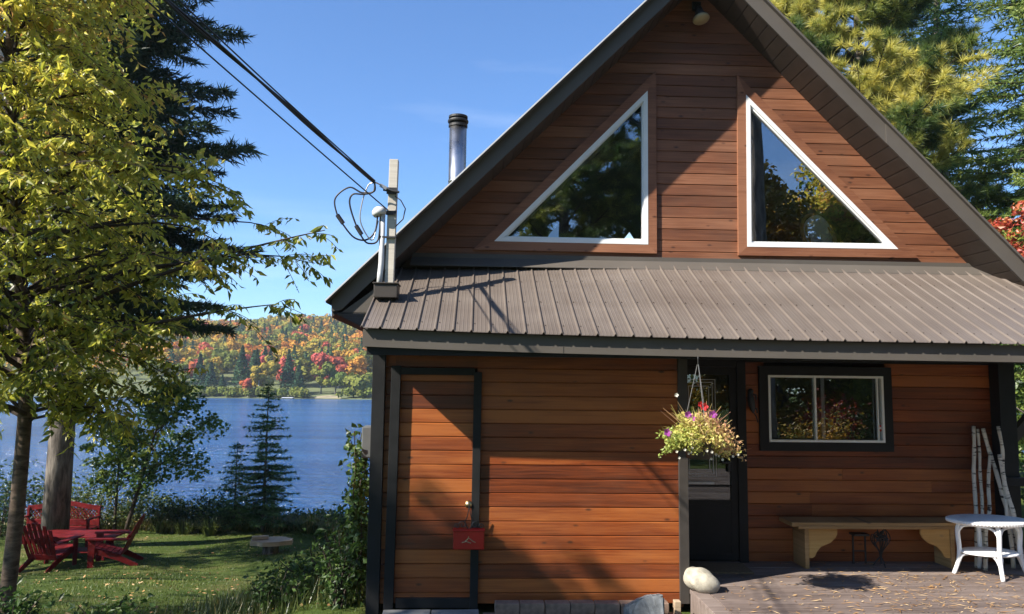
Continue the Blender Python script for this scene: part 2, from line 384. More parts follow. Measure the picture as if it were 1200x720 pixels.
# thin high cloud wisps
tc = nt.nodes.new('ShaderNodeTexCoord'); mp = nt.nodes.new('ShaderNodeMapping'); mp.inputs['Scale'].default_value = (1.2, 1.6, 7)
mp.inputs['Rotation'].default_value = (0, R(8), 0)
no = nt.nodes.new('ShaderNodeTexNoise'); no.inputs['Scale'].default_value = 1.6; no.inputs['Detail'].default_value = 6; no.inputs['Distortion'].default_value = 0.4
rp = nt.nodes.new('ShaderNodeValToRGB'); rp.color_ramp.elements[0].position = 0.50; rp.color_ramp.elements[1].position = 0.85
rp.color_ramp.elements[0].color = (0, 0, 0, 1); rp.color_ramp.elements[1].color = (0.30, 0.30, 0.30, 1)
mx = nt.nodes.new('ShaderNodeMix'); mx.data_type = 'RGBA'; mx.inputs[7].default_value = (7.5, 8.0, 8.6, 1)
L = nt.links.new
L(tc.outputs['Generated'], mp.inputs[0]); L(mp.outputs[0], no.inputs['Vector']); L(no.outputs['Fac'], rp.inputs[0])
tn = nt.nodes.new('ShaderNodeMix'); tn.data_type = 'RGBA'; tn.blend_type = 'MULTIPLY'; tn.inputs[0].default_value = 1; tn.inputs[7].default_value = (0.74, 0.98, 1.24, 1)
L(sky.outputs[0], tn.inputs[6])
L(rp.outputs[0], mx.inputs[0]); L(tn.outputs[2], mx.inputs[6]); L(mx.outputs[2], bg.inputs['Color']); L(bg.outputs[0], wo.inputs[0])
scene.view_settings.view_transform = 'Standard'; scene.view_settings.look = 'None'
scene.view_settings.exposure = 1.2; scene.view_settings.gamma = 1.0

# ------------------------------------------------------------------ ground, lake, hills
def sstep(a, b, x):
    t = np.clip((x - a) / (b - a), 0, 1); return t * t * (3 - 2 * t)
def gz(x, y):
    x = np.asarray(x, float); y = np.asarray(y, float)
    left = np.interp(y, [-60, 6, 15, 20, 22, 25, 40], [0.4, 0.10, -1.45, -1.58, -1.75, -3.0, -6.0])
    rightz = np.interp(y, [-60, 6, 22, 32, 45], [0.4, 0.10, 0.0, -0.6, -5.0])
    k = sstep(-0.9, -3.0, x); z = left * k + rightz * (1 - k)
    bump = 0.03 * np.sin(x * 1.3 + y * 0.7) + 0.02 * np.sin(x * 2.9 - y * 1.9)
    return z + bump * k - 0.03
xs = np.concatenate([np.arange(-150, -14, 6), np.arange(-14, 8, 0.4), np.arange(8, 151, 6)])
ys = np.concatenate([np.arange(-150, 4, 6), np.arange(4, 28, 0.4), np.arange(28, 46, 3)])
GX, GY = np.meshgrid(xs, ys); V = np.stack([GX, GY, gz(GX, GY)], -1).reshape(-1, 3); nx = len(xs)
b = MB(); b.add(V, [(j * nx + i, j * nx + i + 1, (j + 1) * nx + i + 1, (j + 1) * nx + i) for j in range(len(ys) - 1) for i in range(nx - 1)])
tag(b.build('ground', M['ground'], smooth=True), kind='structure')
b = MB(); b.add([(-1200, 18, -2.4), (1200, 18, -2.4), (1200, 260, -2.4), (-1200, 260, -2.4)], [(0, 1, 2, 3)])
tag(b.build('lake', M['water']), kind='structure')

def hz(x, y):
    t = np.clip((y - 200) / 235, 0, 1.6)
    crest = 32.5 + 4 * np.sin((x + 150) / 60) - 0.045 * (x + 150) * (x > -150) + 1.5 * np.sin(x / 17)
    s = np.interp(t, [0, 0.04, 0.35, 1.0, 1.6], [0, 0.05, 0.33, 1.0, 0.9])
    return -2.6 + crest * s + 0.8 * np.sin(x / 11 + y / 14) * np.clip(t * 4, 0, 1)
xs = np.arange(-520, 521, 13.0); ys = np.arange(192, 620, 8.0)
GX, GY = np.meshgrid(xs, ys); V = np.stack([GX, GY, hz(GX, GY)], -1).reshape(-1, 3); nx = len(xs)
b = MB(); b.add(V, [(j * nx + i, j * nx + i + 1, (j + 1) * nx + i + 1, (j + 1) * nx + i) for j in range(len(ys) - 1) for i in range(nx - 1)])
tag(b.build('far_hills', M['hill'], smooth=True), kind='structure')

# ------------------------------------------------------------------ foliage generators
def rand_dirs(n):
    return nz(rng.normal(size=(n, 3)))
def leaf_quads(b, P, size, val, droop=0.0, aspect=0.45, mi=0, facing=None):
    """pointed folded leaves (two quads) hanging from points P"""
    n = len(P)
    if n == 0: return
    d = rand_dirs(n); d[:, 2] = d[:, 2] * (1 - droop) - droop; d = nz(d)
    s = nz(np.cross(d, rand_dirs(n))); nn = np.cross(d, s)
    L = (size * rng.uniform(0.65, 1.25, n))[:, None]; W = L * aspect * 0.5
    tip = P + d * L - nn * L * 0.10
    m1 = P + d * L * 0.45 + s * W + nn * W * 0.45; m2 = P + d * L * 0.45 - s * W + nn * W * 0.45
    mid = P + d * L * 0.5
    T = np.stack([P, m1, tip, mid, m2], 1)
    b.add_tpl(T, [(0, 1, 2, 3), (0, 3, 2, 4)], val, mi)
def clump_quads(b, P, size, val, flat=0.0):
    n = len(P)
    d = rand_dirs(n); d[:, 2] *= (1 - flat); d = nz(d); s = nz(np.cross(d, rand_dirs(n)))
    L = (size * rng.uniform(0.6, 1.3, n))[:, None]
    T = np.stack([P - d * L * 0.5, P + s * L * 0.32, P + d * L * 0.5, P - s * L * 0.32], 1)
    b.add_many(T, 4, val)
def needle_tris(b, P, D, L, W, val):
    """thin three-cornered needles from P along D"""
    n = len(P); s = nz(np.cross(D, rand_dirs(n)))
    T = np.stack([P - s * W, P + s * W, P + D * L], 1); b.add_many(T, 3, val)

def spruce(name, loc, H, Rb, z0, mat, label, group=None, whorl=0.28, per=6, need=0.10, dens=1.0, droop=0.25, trunk_r=0.1, power=0.8, bark='bark', cat='tree', lean=(0, 0), seed=0, twigden=9.0, color=(0.0, 1.0)):
    rs = np.random.default_rng(seed + 11)
    root = empty(name, loc, label, cat, group)
    tb = MB(); zs = np.linspace(0, H, 9)
    tb.tube([(lean[0] * (z / H) ** 1.5 * H, lean[1] * z, z) for z in zs], trunk_r * (1 - zs / H) ** 0.8 + 0.006, 9)
    tb.build('trunk', M[bark], root, True)
    cb = MB(); z = z0; Ps = []; Ds = []; Vs = []; BR = MB()
    while z < H * 0.985:
        f = (z - z0) / (H - z0); L = Rb * (1 - f) ** power * rs.uniform(0.85, 1.1) + 0.05
        k = max(3, int(per * (0.6 + 0.4 * (1 - f)))); a0 = rs.uniform(0, 6.28)
        for i in range(k):
            a = a0 + i * 6.283 / k + rs.normal(0, 0.25); l = L * rs.uniform(0.62, 1.12)
            d = np.array([math.cos(a), math.sin(a), 0]); lat = np.array([-d[1], d[0], 0])
            n = max(4, int(l * twigden)); s = np.linspace(0.12, 1, n)
            zz = z + rs.normal(0, whorl * 0.25) + l * (0.25 * (1 - f) * 0 + 0.12 * f - droop * (1 - f * 0.8) * s * 1.0 + droop * 0.45 * s ** 2.2)
            ax = np.stack([d[0] * l * s, d[1] * l * s, zz], 1) + np.array([lean[0] * (z / H) ** 1.5 * H, lean[1] * z, 0])
            if l > 0.5: BR.tube([np.array([lean[0] * (z / H) ** 1.5 * H, lean[1] * z, z])] + list(ax[::max(1, n // 4)]), np.linspace(0.012 + 0.012 * l, 0.004, len(ax[::max(1, n // 4)]) + 1), 4)
            for j in range(n):
                tl = l * 0.34 * (1 - s[j] * 0.78) * rs.uniform(0.6, 1.15)
                for sg in (-1, 1):
                    td = nz(lat * sg * 0.8 + d * 0.65 + np.array([0, 0, rs.normal(-0.12, 0.15)]))
                    m = max(2, int(tl / need * 2.2 * dens) + 1); q = np.linspace(0.0, 1, m)[:, None]
                    pp = ax[j] + td * tl * q; Ps.append(pp)
                    dd = nz(td + rs.normal(0, 0.55, (m, 3))); Ds.append(dd)
                    Vs.append(np.clip(color[0] + (color[1] - color[0]) * (0.35 * s[j] + 0.35 * rs.random(m) + 0.3 * rs.random()), 0, 1))
            m = max(2, int(4 * dens)); Ps.append(np.repeat(ax[-1:], m, 0)); Ds.append(nz(d + rs.normal(0, 0.3, (m, 3)))); Vs.append(rs.random(m))
        z += whorl * rs.uniform(0.8, 1.2) * (1 - 0.45 * f)
    m = 14; zt = H - rs.random(m) * need * 3
    Ps.append(np.stack([np.full(m, lean[0] * H), np.full(m, lean[1] * H), zt], 1)); Ds.append(nz(np.stack([rs.normal(0, 0.5, m), rs.normal(0, 0.5, m), np.ones(m)], 1))); Vs.append(rs.random(m))
    P = np.concatenate(Ps); D = np.concatenate(Ds); Vv = np.concatenate(Vs)
    needle_tris(cb, P, D, (need * rng.uniform(0.8, 1.5, len(P)))[:, None], need * 0.115, Vv)
    o = cb.build('crown', M[mat], root)
    if BR.v: BR.build('limbs', M['twig'], root)
    return root

def broadleaf(name, loc, H, Rc, z0, mat, label, group=None, nleaf=6000, leaf=0.10, trunk_r=0.12, bark='bark', vrange=(0, 1), limbs=16, cat='tree', lean=(0, 0), squash=1.0, seed=0, clumps=40, aspect=0.6, crown_c=None):
    rs = np.random.default_rng(seed + 5)
    root = empty(name, loc, label, cat, group)
    tb = MB(); zs = np.linspace(0, H * 0.9, 8); bend = rs.normal(0, 0.05 * H, 2)
    def tp(z): return np.array([lean[0] * z + bend[0] * (z / H) ** 2, lean[1] * z + bend[1] * (z / H) ** 2, z])
    tb.tube([tp(z) for z in zs], trunk_r * (1 - zs / H * 0.9) + 0.005, 9)
    C = []; lb = MB()
    for i in range(clumps):
        z = z0 + (H - z0) * ((i + rs.random()) / clumps); f = (z - z0) / (H - z0)
        rr = Rc * (math.sin(PI * min(1, (f * 0.86 + 0.14))) ** 0.6) * rs.uniform(0.25, 1.05)
        a = i * 2.39996 + rs.normal(0, 0.3); c = tp(z) + np.array([rr * math.cos(a), rr * math.sin(a) * squash, rs.normal(0, 0.08 * Rc)])
        C.append((c, Rc * rs.uniform(0.16, 0.36)))
        if i % max(1, clumps // limbs) == 0:
            b0 = tp(max(z0 * 0.7, z - rr * 0.9)); mid = (b0 + c) / 2 + np.array([0, 0, 0.05 * rr])
            tb.tube([b0, mid, c], [trunk_r * 0.35, trunk_r * 0.22, 0.006], 5)
    tb.build('trunk', M[bark], root, True)
    cb = MB(); per = nleaf // clumps
    for c, r in C:
        tone = rs.uniform(vrange[0], vrange[1])
        P = c + nz(rs.normal(size=(per, 3))) * (r * rs.random((per, 1)) ** 0.45) * np.array([1.25, 1.25, 0.75])
        leaf_quads(cb, P, leaf, np.clip(tone + rs.normal(0, 0.13, per), 0, 1), 0.45, aspect)
    cb.build('crown', M[mat], root)
    return root

def shrub(name, loc, rx, ry, H, n, leaf, mat, label, group=None, vr=(0, 0.8), seed=0, stems=7, cat='shrub', aspect=0.5):
    rs = np.random.default_rng(seed + 23)
    root = empty(name, loc, label, cat, group)
    sb = MB(); lb = MB(); per = n // stems
    for i in range(stems):
        a = i * 2.4 + rs.normal(0, 0.4); rr = rs.uniform(0.2, 1.0) ** 0.7; h = H * rs.uniform(0.6, 1.0) * (1 - 0.3 * rr)
        e = np.array([rx * rr * math.cos(a), ry * rr * math.sin(a), h]); m = e * np.array([0.45, 0.45, 0.55]); p0 = e * np.array([0.15, 0.15, 0])
        sb.tube([p0, m, e], [0.012, 0.009, 0.003], 4)
        s = rs.random((per, 1)) ** 0.7
        ax = p0 * (1 - s) ** 2 + 2 * m * s * (1 - s) + e * s * s
        P = ax + rs.normal(size=(per, 3)) * np.array([rx, ry, H * 0.5]) * 0.24
        P[:, 2] = np.clip(P[:, 2], 0.02, None)
        leaf_quads(lb, P, leaf, np.clip(rs.uniform(*vr) + rs.normal(0, 0.12, per), 0, 1), 0.3, aspect)
    sb.build('stem', M['twig'], root); lb.build('foliage', M[mat], root)
    return root

def tuft(name, loc, r, H, n, mat, label, group=None, vr=(0.2, 1), seed=0, w=0.012):
    """a clump of arching grass blades"""
    rs = np.random.default_rng(seed + 31); b = MB()
    a = rs.uniform(0, 6.283, n); rr = r * np.sqrt(rs.random(n)) * 0.4; h = H * rs.uniform(0.5, 1.0, n); out = r * rs.uniform(0.2, 1.0, n)
    d = np.stack([np.cos(a), np.sin(a), 0 * a], 1); s = np.stack([-np.sin(a), np.cos(a), 0 * a], 1) * w
    p0 = d * rr[:, None]; p1 = p0 + d * out[:, None] * 0.4 + np.array([0, 0, 1]) * h[:, None] * 0.75; p2 = p0 + d * out[:, None] + np.array([0, 0, 1]) * (h * rs.uniform(0.6, 1.0, n))[:, None]
    T = np.stack([p0 - s, p0 + s, p1 + s * 0.8, p1 - s * 0.8, p2], 1)
    b.add_tpl(T, [(0, 1, 2, 3), (3, 2, 4)], rs.uniform(vr[0], vr[1], n))
    o = b.build(name, M[mat]); o.location = loc
    return tag(o, label, 'grass clump', group)

# ------------------------------------------------------------------ the cabin
cabin = empty('cabin', (2.3, 7.05, 0.1), 'wood sided cabin with a steep gable over a brown ribbed porch roof', 'cabin')
cabin.location = (0, 0, 0)
RX, RZ, SL, SR = 2.385, 6.785, 1.0, 1.031
def zl(x): return RZ - (RX - x) * SL
def zr(x): return RZ - (x - RX) * SR
ROW = 0.1245
def board(b, xl, xr, z0, z1, y, yb=0.022):
    """one V-groove board between the end lines xl(z) and xr(z); front face at y"""
    j = random.uniform(-0.0012, 0.0012)
    prof = [(y + yb, z0), (y + 0.015, z0), (y + 0.015, z0 + 0.0022), (y + 0.006, z0 + 0.0030), (y + j, z0 + 0.0085), (y + j, z1 - 0.0055), (y + 0.006, z1 - 0.0012), (y + 0.015, z1 - 0.0008), (y + 0.015, z1), (y + yb, z1)]
    A = [(xl(z), yy, z) for yy, z in prof]; B = [(xr(z), yy, z) for yy, z in prof]
    n = 10
    b.add(A + B, [(i, i + 1, i + 1 + n, i + n) for i in range(n - 1)] + [tuple(range(n)), tuple(range(2 * n - 1, n - 1, -1))])
def boards(b, xl, xr, z0, z1, y, joints=True):
    zm = (z0 + z1) / 2; a, c = xl(zm), xr(zm)
    if c - a < 0.03: return
    if joints and c - a > 2.2 and random.random() < 0.38:
        m = random.uniform(a + 0.5, c - 0.5)
        board(b, xl, lambda z: m - 0.0012, z0, z1, y); board(b, lambda z: m + 0.0012, xr, z0, z1, y)
    else: board(b, xl, xr, z0, z1, y)
K = lambda v: (lambda z: v)
# shed front wall and its door
b = MB(); d = MB()
z = 0.245 - ROW
while z < 2.40:
    z1 = min(z + ROW, 2.40); z0 = max(z, 0.15)
    boards(b, K(-0.86), K(-0.745), z0, z1, 7.05)
    if z0 < 2.13:
        boards(d, K(-0.72), K(-0.03), z0, min(z1, 2.18), 7.062, False)
    else: boards(b, K(-0.75), K(-0.0), z0, z1, 7.05, False)
    boards(b, K(0.0), K(1.85), z0, z1, 7.05)
    z += ROW
b.build('front_wall', M['siding'], cabin)
sd = d.build('storage_door', M['siding'], cabin)
k = MB(); k.lathe([(0.0, 0), (0.026, 0.0), (0.03, 0.006), (0.012, 0.012), (0.011, 0.03), (0.026, 0.042), (0.033, 0.055), (0.028, 0.068), (0.0, 0.074)], n=20)
kn = k.build('knob', M['brass'], sd, True); kn.location = (-0.063, 7.06, 1.022); kn.rotation_euler = (PI / 2, 0, 0)
t = MB()
t.obox((-0.745, 7.03, 1.185), 0.085, 0.05, 2.13, rot('Y', 0.008), b=0.003); t.obox((-0.0, 7.03, 1.16), 0.072, 0.05, 2.08, rot('Y', 0.004), b=0.003)
t.obox((-0.362, 7.035, 2.203), 0.68, 0.045, 0.062, b=0.003)
t.build('door_trim', M['black'], sd)
t = MB(); t.obox((-0.365, 7.04, 0.165), 0.655, 0.04, 0.085, b=0.003); t.build('kick_board', M['black'], sd)
t = MB(); t.obox((-0.89, 7.03, 1.23), 0.115, 0.075, 2.36, b=0.004); t.build('corner_post', M['black'], cabin)
t = MB(); t.obox((1.888, 7.075, 1.255), 0.088, 0.10, 2.2, b=0.004); t.build('corner_post', M['dark'], cabin)
# side walls, return wall, rear gable, floors
t = MB(); t.box(-0.945, -0.90, 7.075, 8.149, 0.05, 2.40); t.build('side_wall', M['siding'], cabin)
t = MB(); t.box(-0.945, -0.90, 8.15, 16, 0.05, 3.12); t.build('side_wall', M['siding'], cabin)
t = MB(); t.box(1.86, 1.90, 7.13, 8.15, 0.1, 2.40); t.build('side_wall', M['siding'], cabin)
t = MB(); t.box(5.56, 5.62, 8.18, 16, 0.05, 3.10); t.build('side_wall', M['siding'], cabin)
t = MB(); t.prism([(-0.9, 0.05), (5.56, 0.05), (5.56, 3.10), (RX, 6.40), (-0.9, 3.1)], 15.9, 15.95); t.build('rear_wall', M['gable'], cabin)
t = MB(); t.box(-0.9, 5.56, 8.2, 15.9, 0.18, 0.28); t.box(-0.9, 5.56, 8.2, 15.9, 3.25, 3.36); t.box(-0.9, 5.56, 11.2, 11.25, 0.281, 3.249)
t.prism([(-0.6, 3.361), (5.3, 3.361), (RX, 6.35)], 12.2, 12.25)
t.build('floor_and_partition', M['interior'], cabin)

# gable wall with two triangular windows
def inset(poly, dist):
    n = len(poly); out = []; P = [np.array(p, float) for p in poly]
    area = sum(P[i][0] * P[(i + 1) % n][1] - P[(i + 1) % n][0] * P[i][1] for i in range(n)); sg = 1 if area > 0 else -1
    for i in range(n):
        p0, p1, p2 = P[i - 1], P[i], P[(i + 1) % n]
        d1 = (p1 - p0) / np.linalg.norm(p1 - p0); d2 = (p2 - p1) / np.linalg.norm(p2 - p1)
        n1 = np.array([-d1[1], d1[0]]) * sg; n2 = np.array([-d2[1], d2[0]]) * sg
        A = np.array([n1, n2]); q = np.linalg.solve(A, np.array([n1 @ (p1 + n1 * dist), n2 @ (p1 + n2 * dist)])); out.append(tuple(q))
    return out
WL = [(1.82, 3.613), (1.825, 5.333), (0.155, 3.617)]
WR = [(2.905, 3.610), (4.586, 3.616), (2.925, 5.318)]
def ring(outer, inner, y0, y1, gap=0.0008):
    """three or four mitred boards between two outlines"""
    bb = MB(); n = len(outer)
    for i in range(n):
        j = (i + 1) % n
        bb.prism([outer[i], outer[j], inner[j], inner[i]], y0, y1)
    return bb
HL = inset(WL, -0.03); HR = inset(WR, -0.03)
def line(p, q): return lambda z: p[0] + (q[0] - p[0]) * (z - p[1]) / (q[1] - p[1])
b = MB(); z = 3.42
while z < 6.5:
    z1 = z + ROW; zm = z + ROW / 2
    le = lambda q: RX - (RZ - 0.15 - q) / SL; re = lambda q: RX + (RZ - 0.15 - q) / SR
    le0 = lambda q: min(le(q), RX); re0 = lambda q: max(re(q), RX)
    segs = []
    inL = HL[0][1] < zm < HL[1][1] - 0.04; inR = inL
    if inL:
        segs = [(le0, line(HL[2], HL[1])), (line(HL[0], HL[1]), line(HR[0], HR[2])), (line(HR[1], HR[2]), re0)]
    else: segs = [(le0, re0)]
    for a, c in segs: boards(b, a, c, z, z1, 8.15)
    z = z1
b.build('gable_wall', M['gable'], cabin)
b = MB(); b.box(-0.9, 5.56, 8.16, 8.2, 2.40, 3.50); b.box(1.9, 5.56, 8.175, 8.2, 0.1, 1.44); b.box(1.9, 2.05, 8.175, 8.2, 1.44, 2.40); b.box(2.76, 3.05, 8.175, 8.2, 1.44, 2.40); b.box(4.42, 5.56, 8.175, 8.2, 1.44, 2.40)
b.build('wall_core', M['interior'], cabin)
def tri_window(W, name='gable_window'):
    w0 = MB(); I = inset(W, 0.047)
    root = ring(W, I, 8.115, 8.19).build(name, M['white'], cabin)
    ring(I, inset(W, 0.062), 8.135, 8.18).build('sash', M['white'], root)
    g = MB(); g.prism(inset(W, 0.058), 8.155, 8.163); g.build('pane', M['gableglass'], root)
    O = inset(W, -0.095); return root, O
wl, OL = tri_window(WL); wr, OR = tri_window(WR)
ring(OL, WL, 8.118, 8.15).build('trim', M['gtrim'], wl); ring(OR, WR, 8.118, 8.15).build('trim', M['gtrim'], wr)

# porch wall
b = MB(); z = 0.245 - ROW
while z < 2.40:
    z1 = min(z + ROW, 2.41); z0 = max(z, 0.2); zm = (z0 + z1) / 2
    if 1.46 < zm < 2.30:
        boards(b, K(2.76), K(3.07), z0, z1, 8.15, False); boards(b, K(4.40), K(5.60), z0, z1, 8.15)
    else: boards(b, K(2.76), K(5.60), z0, z1, 8.15)
    z += ROW
b.build('porch_wall', M['siding'], cabin)
b = MB(); b.box(1.9, 2.06, 8.12, 8.17, 0.28, 2.40); b.build('jamb', M['black'], cabin)
# sliding porch window
X0, X1, Z0, Z1 = 3.10, 4.357, 1.517, 2.223
rect = [(X0, Z0), (X1, Z0), (X1, Z1), (X0, Z1)]
pw = ring(rect, inset(rect, 0.024), 8.105, 8.18).build('porch_window', M['white'], cabin)
ring(inset(rect, -0.095), rect, 8.11, 8.15).build('trim', M['black'], pw)
for q in ((3.602, 3.622, 8.112, 8.15, Z0 + 0.0245, Z1 - 0.0245), (4.285, 4.30, 8.112, 8.14, Z0 + 0.0245, Z1 - 0.0245)):
    b = MB(); b.box(*q); b.build('sash', M['white'], pw)
b = MB(); b.box(3.70, 3.735, 8.165, 8.18, Z0 + 0.0245, Z1 - 0.0245); b.build('meeting_rail', M['conduit'], pw)
b = MB(); b.box(X0 + 0.0245, 3.601, 8.142, 8.146, Z0 + 0.037, Z1 - 0.025); b.build('pane', M['glass'], pw)
b = MB(); b.box(3.623, X1 - 0.0245, 8.158, 8.162, Z0 + 0.025, Z1 - 0.025); b.build('pane', M['glass'], pw)
b = MB(); b.lathe([(0.0, 0), (0.034, 0), (0.034, 0.002), (0, 0.002)], n=24); s1 = b.build('sticker', M['sticker'], pw); s1.location = (4.325, 8.137, 1.67); s1.rotation_euler = (PI / 2, 0, 0)
b = MB(); b.lathe([(0.0, 0), (0.012, 0), (0.012, 0.001), (0, 0.001)], n=16); s2 = b.build('sticker_mark', M['white'], pw); s2.location = (4.325, 8.1345, 1.67); s2.rotation_euler = (PI / 2, 0, 0)
# entry door
ed = ring([(2.06, 0.30), (2.75, 0.30), (2.75, 2.30), (2.06, 2.30)], [(2.13, 0.36), (2.68, 0.36), (2.68, 2.22), (2.13, 2.22)], 8.10, 8.14).build('entry_door', M['black'], cabin)
b = MB(); b.obox((2.80, 8.115, 1.32), 0.095, 0.07, 2.08, b=0.003); b.obox((2.39, 8.115, 2.345), 0.72, 0.07, 0.085, b=0.003); b.build('trim', M['black'], ed)
b = MB(); b.box(2.13, 2.68, 8.105, 8.135, 0.36, 0.86); b.build('kick_panel', M['black'], ed)
b = MB(); b.box(2.13, 2.68, 8.103, 8.138, 0.861, 0.91); b.box(2.13, 2.68, 8.106, 8.134, 1.045, 1.065); b.build('push_bar', M['black'], ed)
b = MB(); b.box(2.13, 2.5, 8.098, 8.1055, 1.075, 1.10); b.build('glass_bar', M['conduit'], ed)
b = MB(); b.box(2.13, 2.68, 8.12, 8.126, 0.911, 2.22); b.build('pane', M['doorglass'], ed)
b = MB(); b.box(2.06, 2.74, 8.165, 8.20, 0.29, 2.28); b.build('inner_door', M['black'], ed)
b = MB()
ax0, ax1, az0, az1 = 2.17, 2.53, 1.15, 2.17
for k in (0, 0.03, 0.07):
    rr = [(ax0 + k, az0 + k), (ax1 - k, az0 + k), (ax1 - k, az1 - k), (ax0 + k, az1 - k)]
    q = ring(rr, inset(rr, 0.006), 8.113, 8.118)
    b.v += q.v; 
    for l1, l2 in zip(q.li, q.ls): b.li.append(l1 + b.n); b.ls.append(l2 + b.nl)
    b.val += q.val; b.mi += q.mi; b.n += q.n; b.nl += q.nl
b.build('glass_leading', M['conduit'], ed)
b = MB(); b.box(ax0 + 0.08, ax1 - 0.08, 8.155, 8.161, az0 + 0.08, az1 - 0.08); b.build('leaded_pane', M['doorglass'], ed)
b = MB(); b.obox((2.655, 8.085, 1.28), 0.03, 0.02, 0.16, b=0.006); b.obox((2.625, 8.07, 1.30), 0.09, 0.018, 0.02, b=0.005); b.build('handle', M['iron'], ed)

# main roof
VT = 0.233
def roofside(side, t0, t1, y0, y1, bld, lo, hi):
    f = zl if side < 0 else zr
    bld.prism([(lo, f(lo) - t0), (hi, f(hi) - t0), (hi, f(hi) - t1), (lo, f(lo) - t1)], y0, y1)
XL, XRr = -1.455, 6.15
b = MB(); roofside(-1, 0.032, VT - 0.02, 7.6650, 16.2, b, XL, RX); roofside(1, 0.032, VT - 0.02, 7.6650, 16.2, b, RX, XRr)
mr = b.build('main_roof', M['soffit'], cabin)
b = MB(); roofside(-1, 0.0, 0.03, 7.5700, 16.3, b, XL - 0.045, RX); roofside(1, 0.0, 0.03, 7.5950, 16.3, b, RX, XRr + 0.05)
b.build('roof_metal', M['fascia'], mr)
b = MB(); roofside(-1, -0.004, 0.014, 7.5580, 7.5695, b, XL - 0.05, RX); b.build('lit_rim_strip', M['conduit'], mr)  # pale colour paints the sunlit gleam along the left roof metal edge
b = MB(); b.prism([(XL, zl(XL) - 0.031), (RX, RZ - 0.031), (RX, RZ - VT), (XL + 0.10, zl(XL + 0.10) - VT), (XL, zl(XL) - VT + 0.08)], 7.6400, 7.6640)
b.build('rake_fascia', M['fascia'], cabin)
b = MB(); b.prism([(RX, RZ - 0.031), (4.25, zr(4.25) - 0.031), (4.25, zr(4.25) - VT), (RX, RZ - VT)], 7.6400, 7.6640); b.prism([(4.23, zr(4.23) - 0.029), (XRr, zr(XRr) - 0.029), (XRr, zr(XRr) - VT), (4.23, zr(4.23) - VT - 0.002)], 7.6330, 7.6395)
b.prism([(4.25, zr(4.25) - 0.031), (XRr, zr(XRr) - 0.031), (XRr, zr(XRr) - VT + 0.004), (4.25, zr(4.25) - VT + 0.002)], 7.6398, 7.6640)
b.build('rake_fascia', M['fascia'], cabin)
for side, lo, hi, f, s in ((-1, XL + 0.1, RX, zl, SL), (1, RX, XRr, zr, SR)):
    b = MB(); st = 0.150 / math.hypot(1, s); x = lo
    while x + st < hi:
        a, c = x + 0.005, x + st - 0.005
        b.prism([(a, f(a) - VT + 0.018), (c, f(c) - VT + 0.018), (c, f(c) - VT + 0.004), (a, f(a) - VT + 0.004)], 7.6660, 8.145)
        x += st
    b.build('soffit', M['soffit'], cabin)
b = MB(); b.prism([(XL + 0.02, 2.787), (XL + 0.10, 2.787), (-0.90, 3.13), (-0.90, 2.787)], 7.6550, 7.6645); b.build('eave_return', M['fascia'], cabin)
b = MB()
for i in range(30): b.box(XL + 0.015, -0.95, 7.6560 + i * 0.28, 7.6560 + i * 0.28 + 0.272, 2.770, 2.785)
b.box(XL, XL + 0.014, 7.6660, 16.2, 2.772, 2.945); b.build('eave_soffit', M['black'], cabin)

# ribbed porch roof
def ze(x): return 2.49 + 0.066 * np.exp(-(np.asarray(x) + 0.97) / 2.0)
def zt(x): return 3.30 + 0.085 * sstep(-0.6, 2.0, np.asarray(x))
prof = []; x = -0.985; p = 0.1524
while x < 6.55:
    for dx, h in ((0, 0), (0.009, 0.017), (0.018, 0.017), (0.027, 0), (0.055, 0), (0.060, 0.0022), (0.066, 0), (0.086, 0), (0.092, 0.0022), (0.098, 0), (0.120, 0), (0.126, 0.0022), (0.132, 0)):
        prof.append((x + dx, h))
    x += p
ny = 6; V = []; yy0, yy1 = 6.445, 8.09
for j in range(ny):
    s = j / (ny - 1)
    for x, h in prof:
        V.append((x, yy0 + (yy1 - yy0) * s, float(ze(x) * (1 - s) + zt(x) * s) + h - 0.004 * math.sin(PI * s)))
n = len(prof); b = MB()
b.add(V, [(j * n + i, j * n + i + 1, (j + 1) * n + i + 1, (j + 1) * n + i) for j in range(ny - 1) for i in range(n - 1)])
V2 = [(x, y, z - 0.006) for x, y, z in V]; 
b.add(V2, [(j * n + i, (j + 1) * n + i, (j + 1) * n + i + 1, j * n + i + 1) for j in range(ny - 1) for i in range(n - 1)])
b.add(V[:n] + V2[:n], [(i, i + n, i + n + 1, i + 1) for i in range(n - 1)])
pr = b.build('porch_roof', M['roof'], cabin)
b = MB()
for i in range(0, n, 13):
    for s in (0.10, 0.42, 0.74):
        x, h = prof[i]; y = yy0 + (yy1 - yy0) * s; zz = float(ze(x) * (1 - s) + zt(x) * s)
        b.obox((x + 0.042 + random.uniform(-.002, .002), y, zz + 0.003), 0.008, 0.008, 0.008)
tag(b.build('screws', M['soffit'], pr), kind='stuff')
b = MB()
xx = list(np.arange(-0.97, 6.6, 0.3))
for (ya, yb_, da, db) in ((6.5, 6.52, -0.012, -0.158),):
    P = []
    for x in xx:
        q = float(ze(x)); P += [(x, ya, q + da), (x, yb_, q + da), (x, yb_, q + db), (x, ya, q + db)]
    m = len(xx); F = []
    for i in range(m - 1):
        for k in range(4): F.append((i * 4 + k, i * 4 + (k + 1) % 4, (i + 1) * 4 + (k + 1) % 4, (i + 1) * 4 + k))
    b.add(P, F + [(0, 1, 2, 3), (4 * m - 1, 4 * m - 2, 4 * m - 3, 4 * m - 4)])
b.box(0.72, 0.724, 6.4965, 6.4995, 2.36, 2.50)
b.build('porch_fascia', M['fascia'], cabin)
b = MB(); b.box(-0.94, 6.5, 6.525, 8.14, 2.405, 2.425); b.build('porch_ceiling', M['soffit'], cabin)
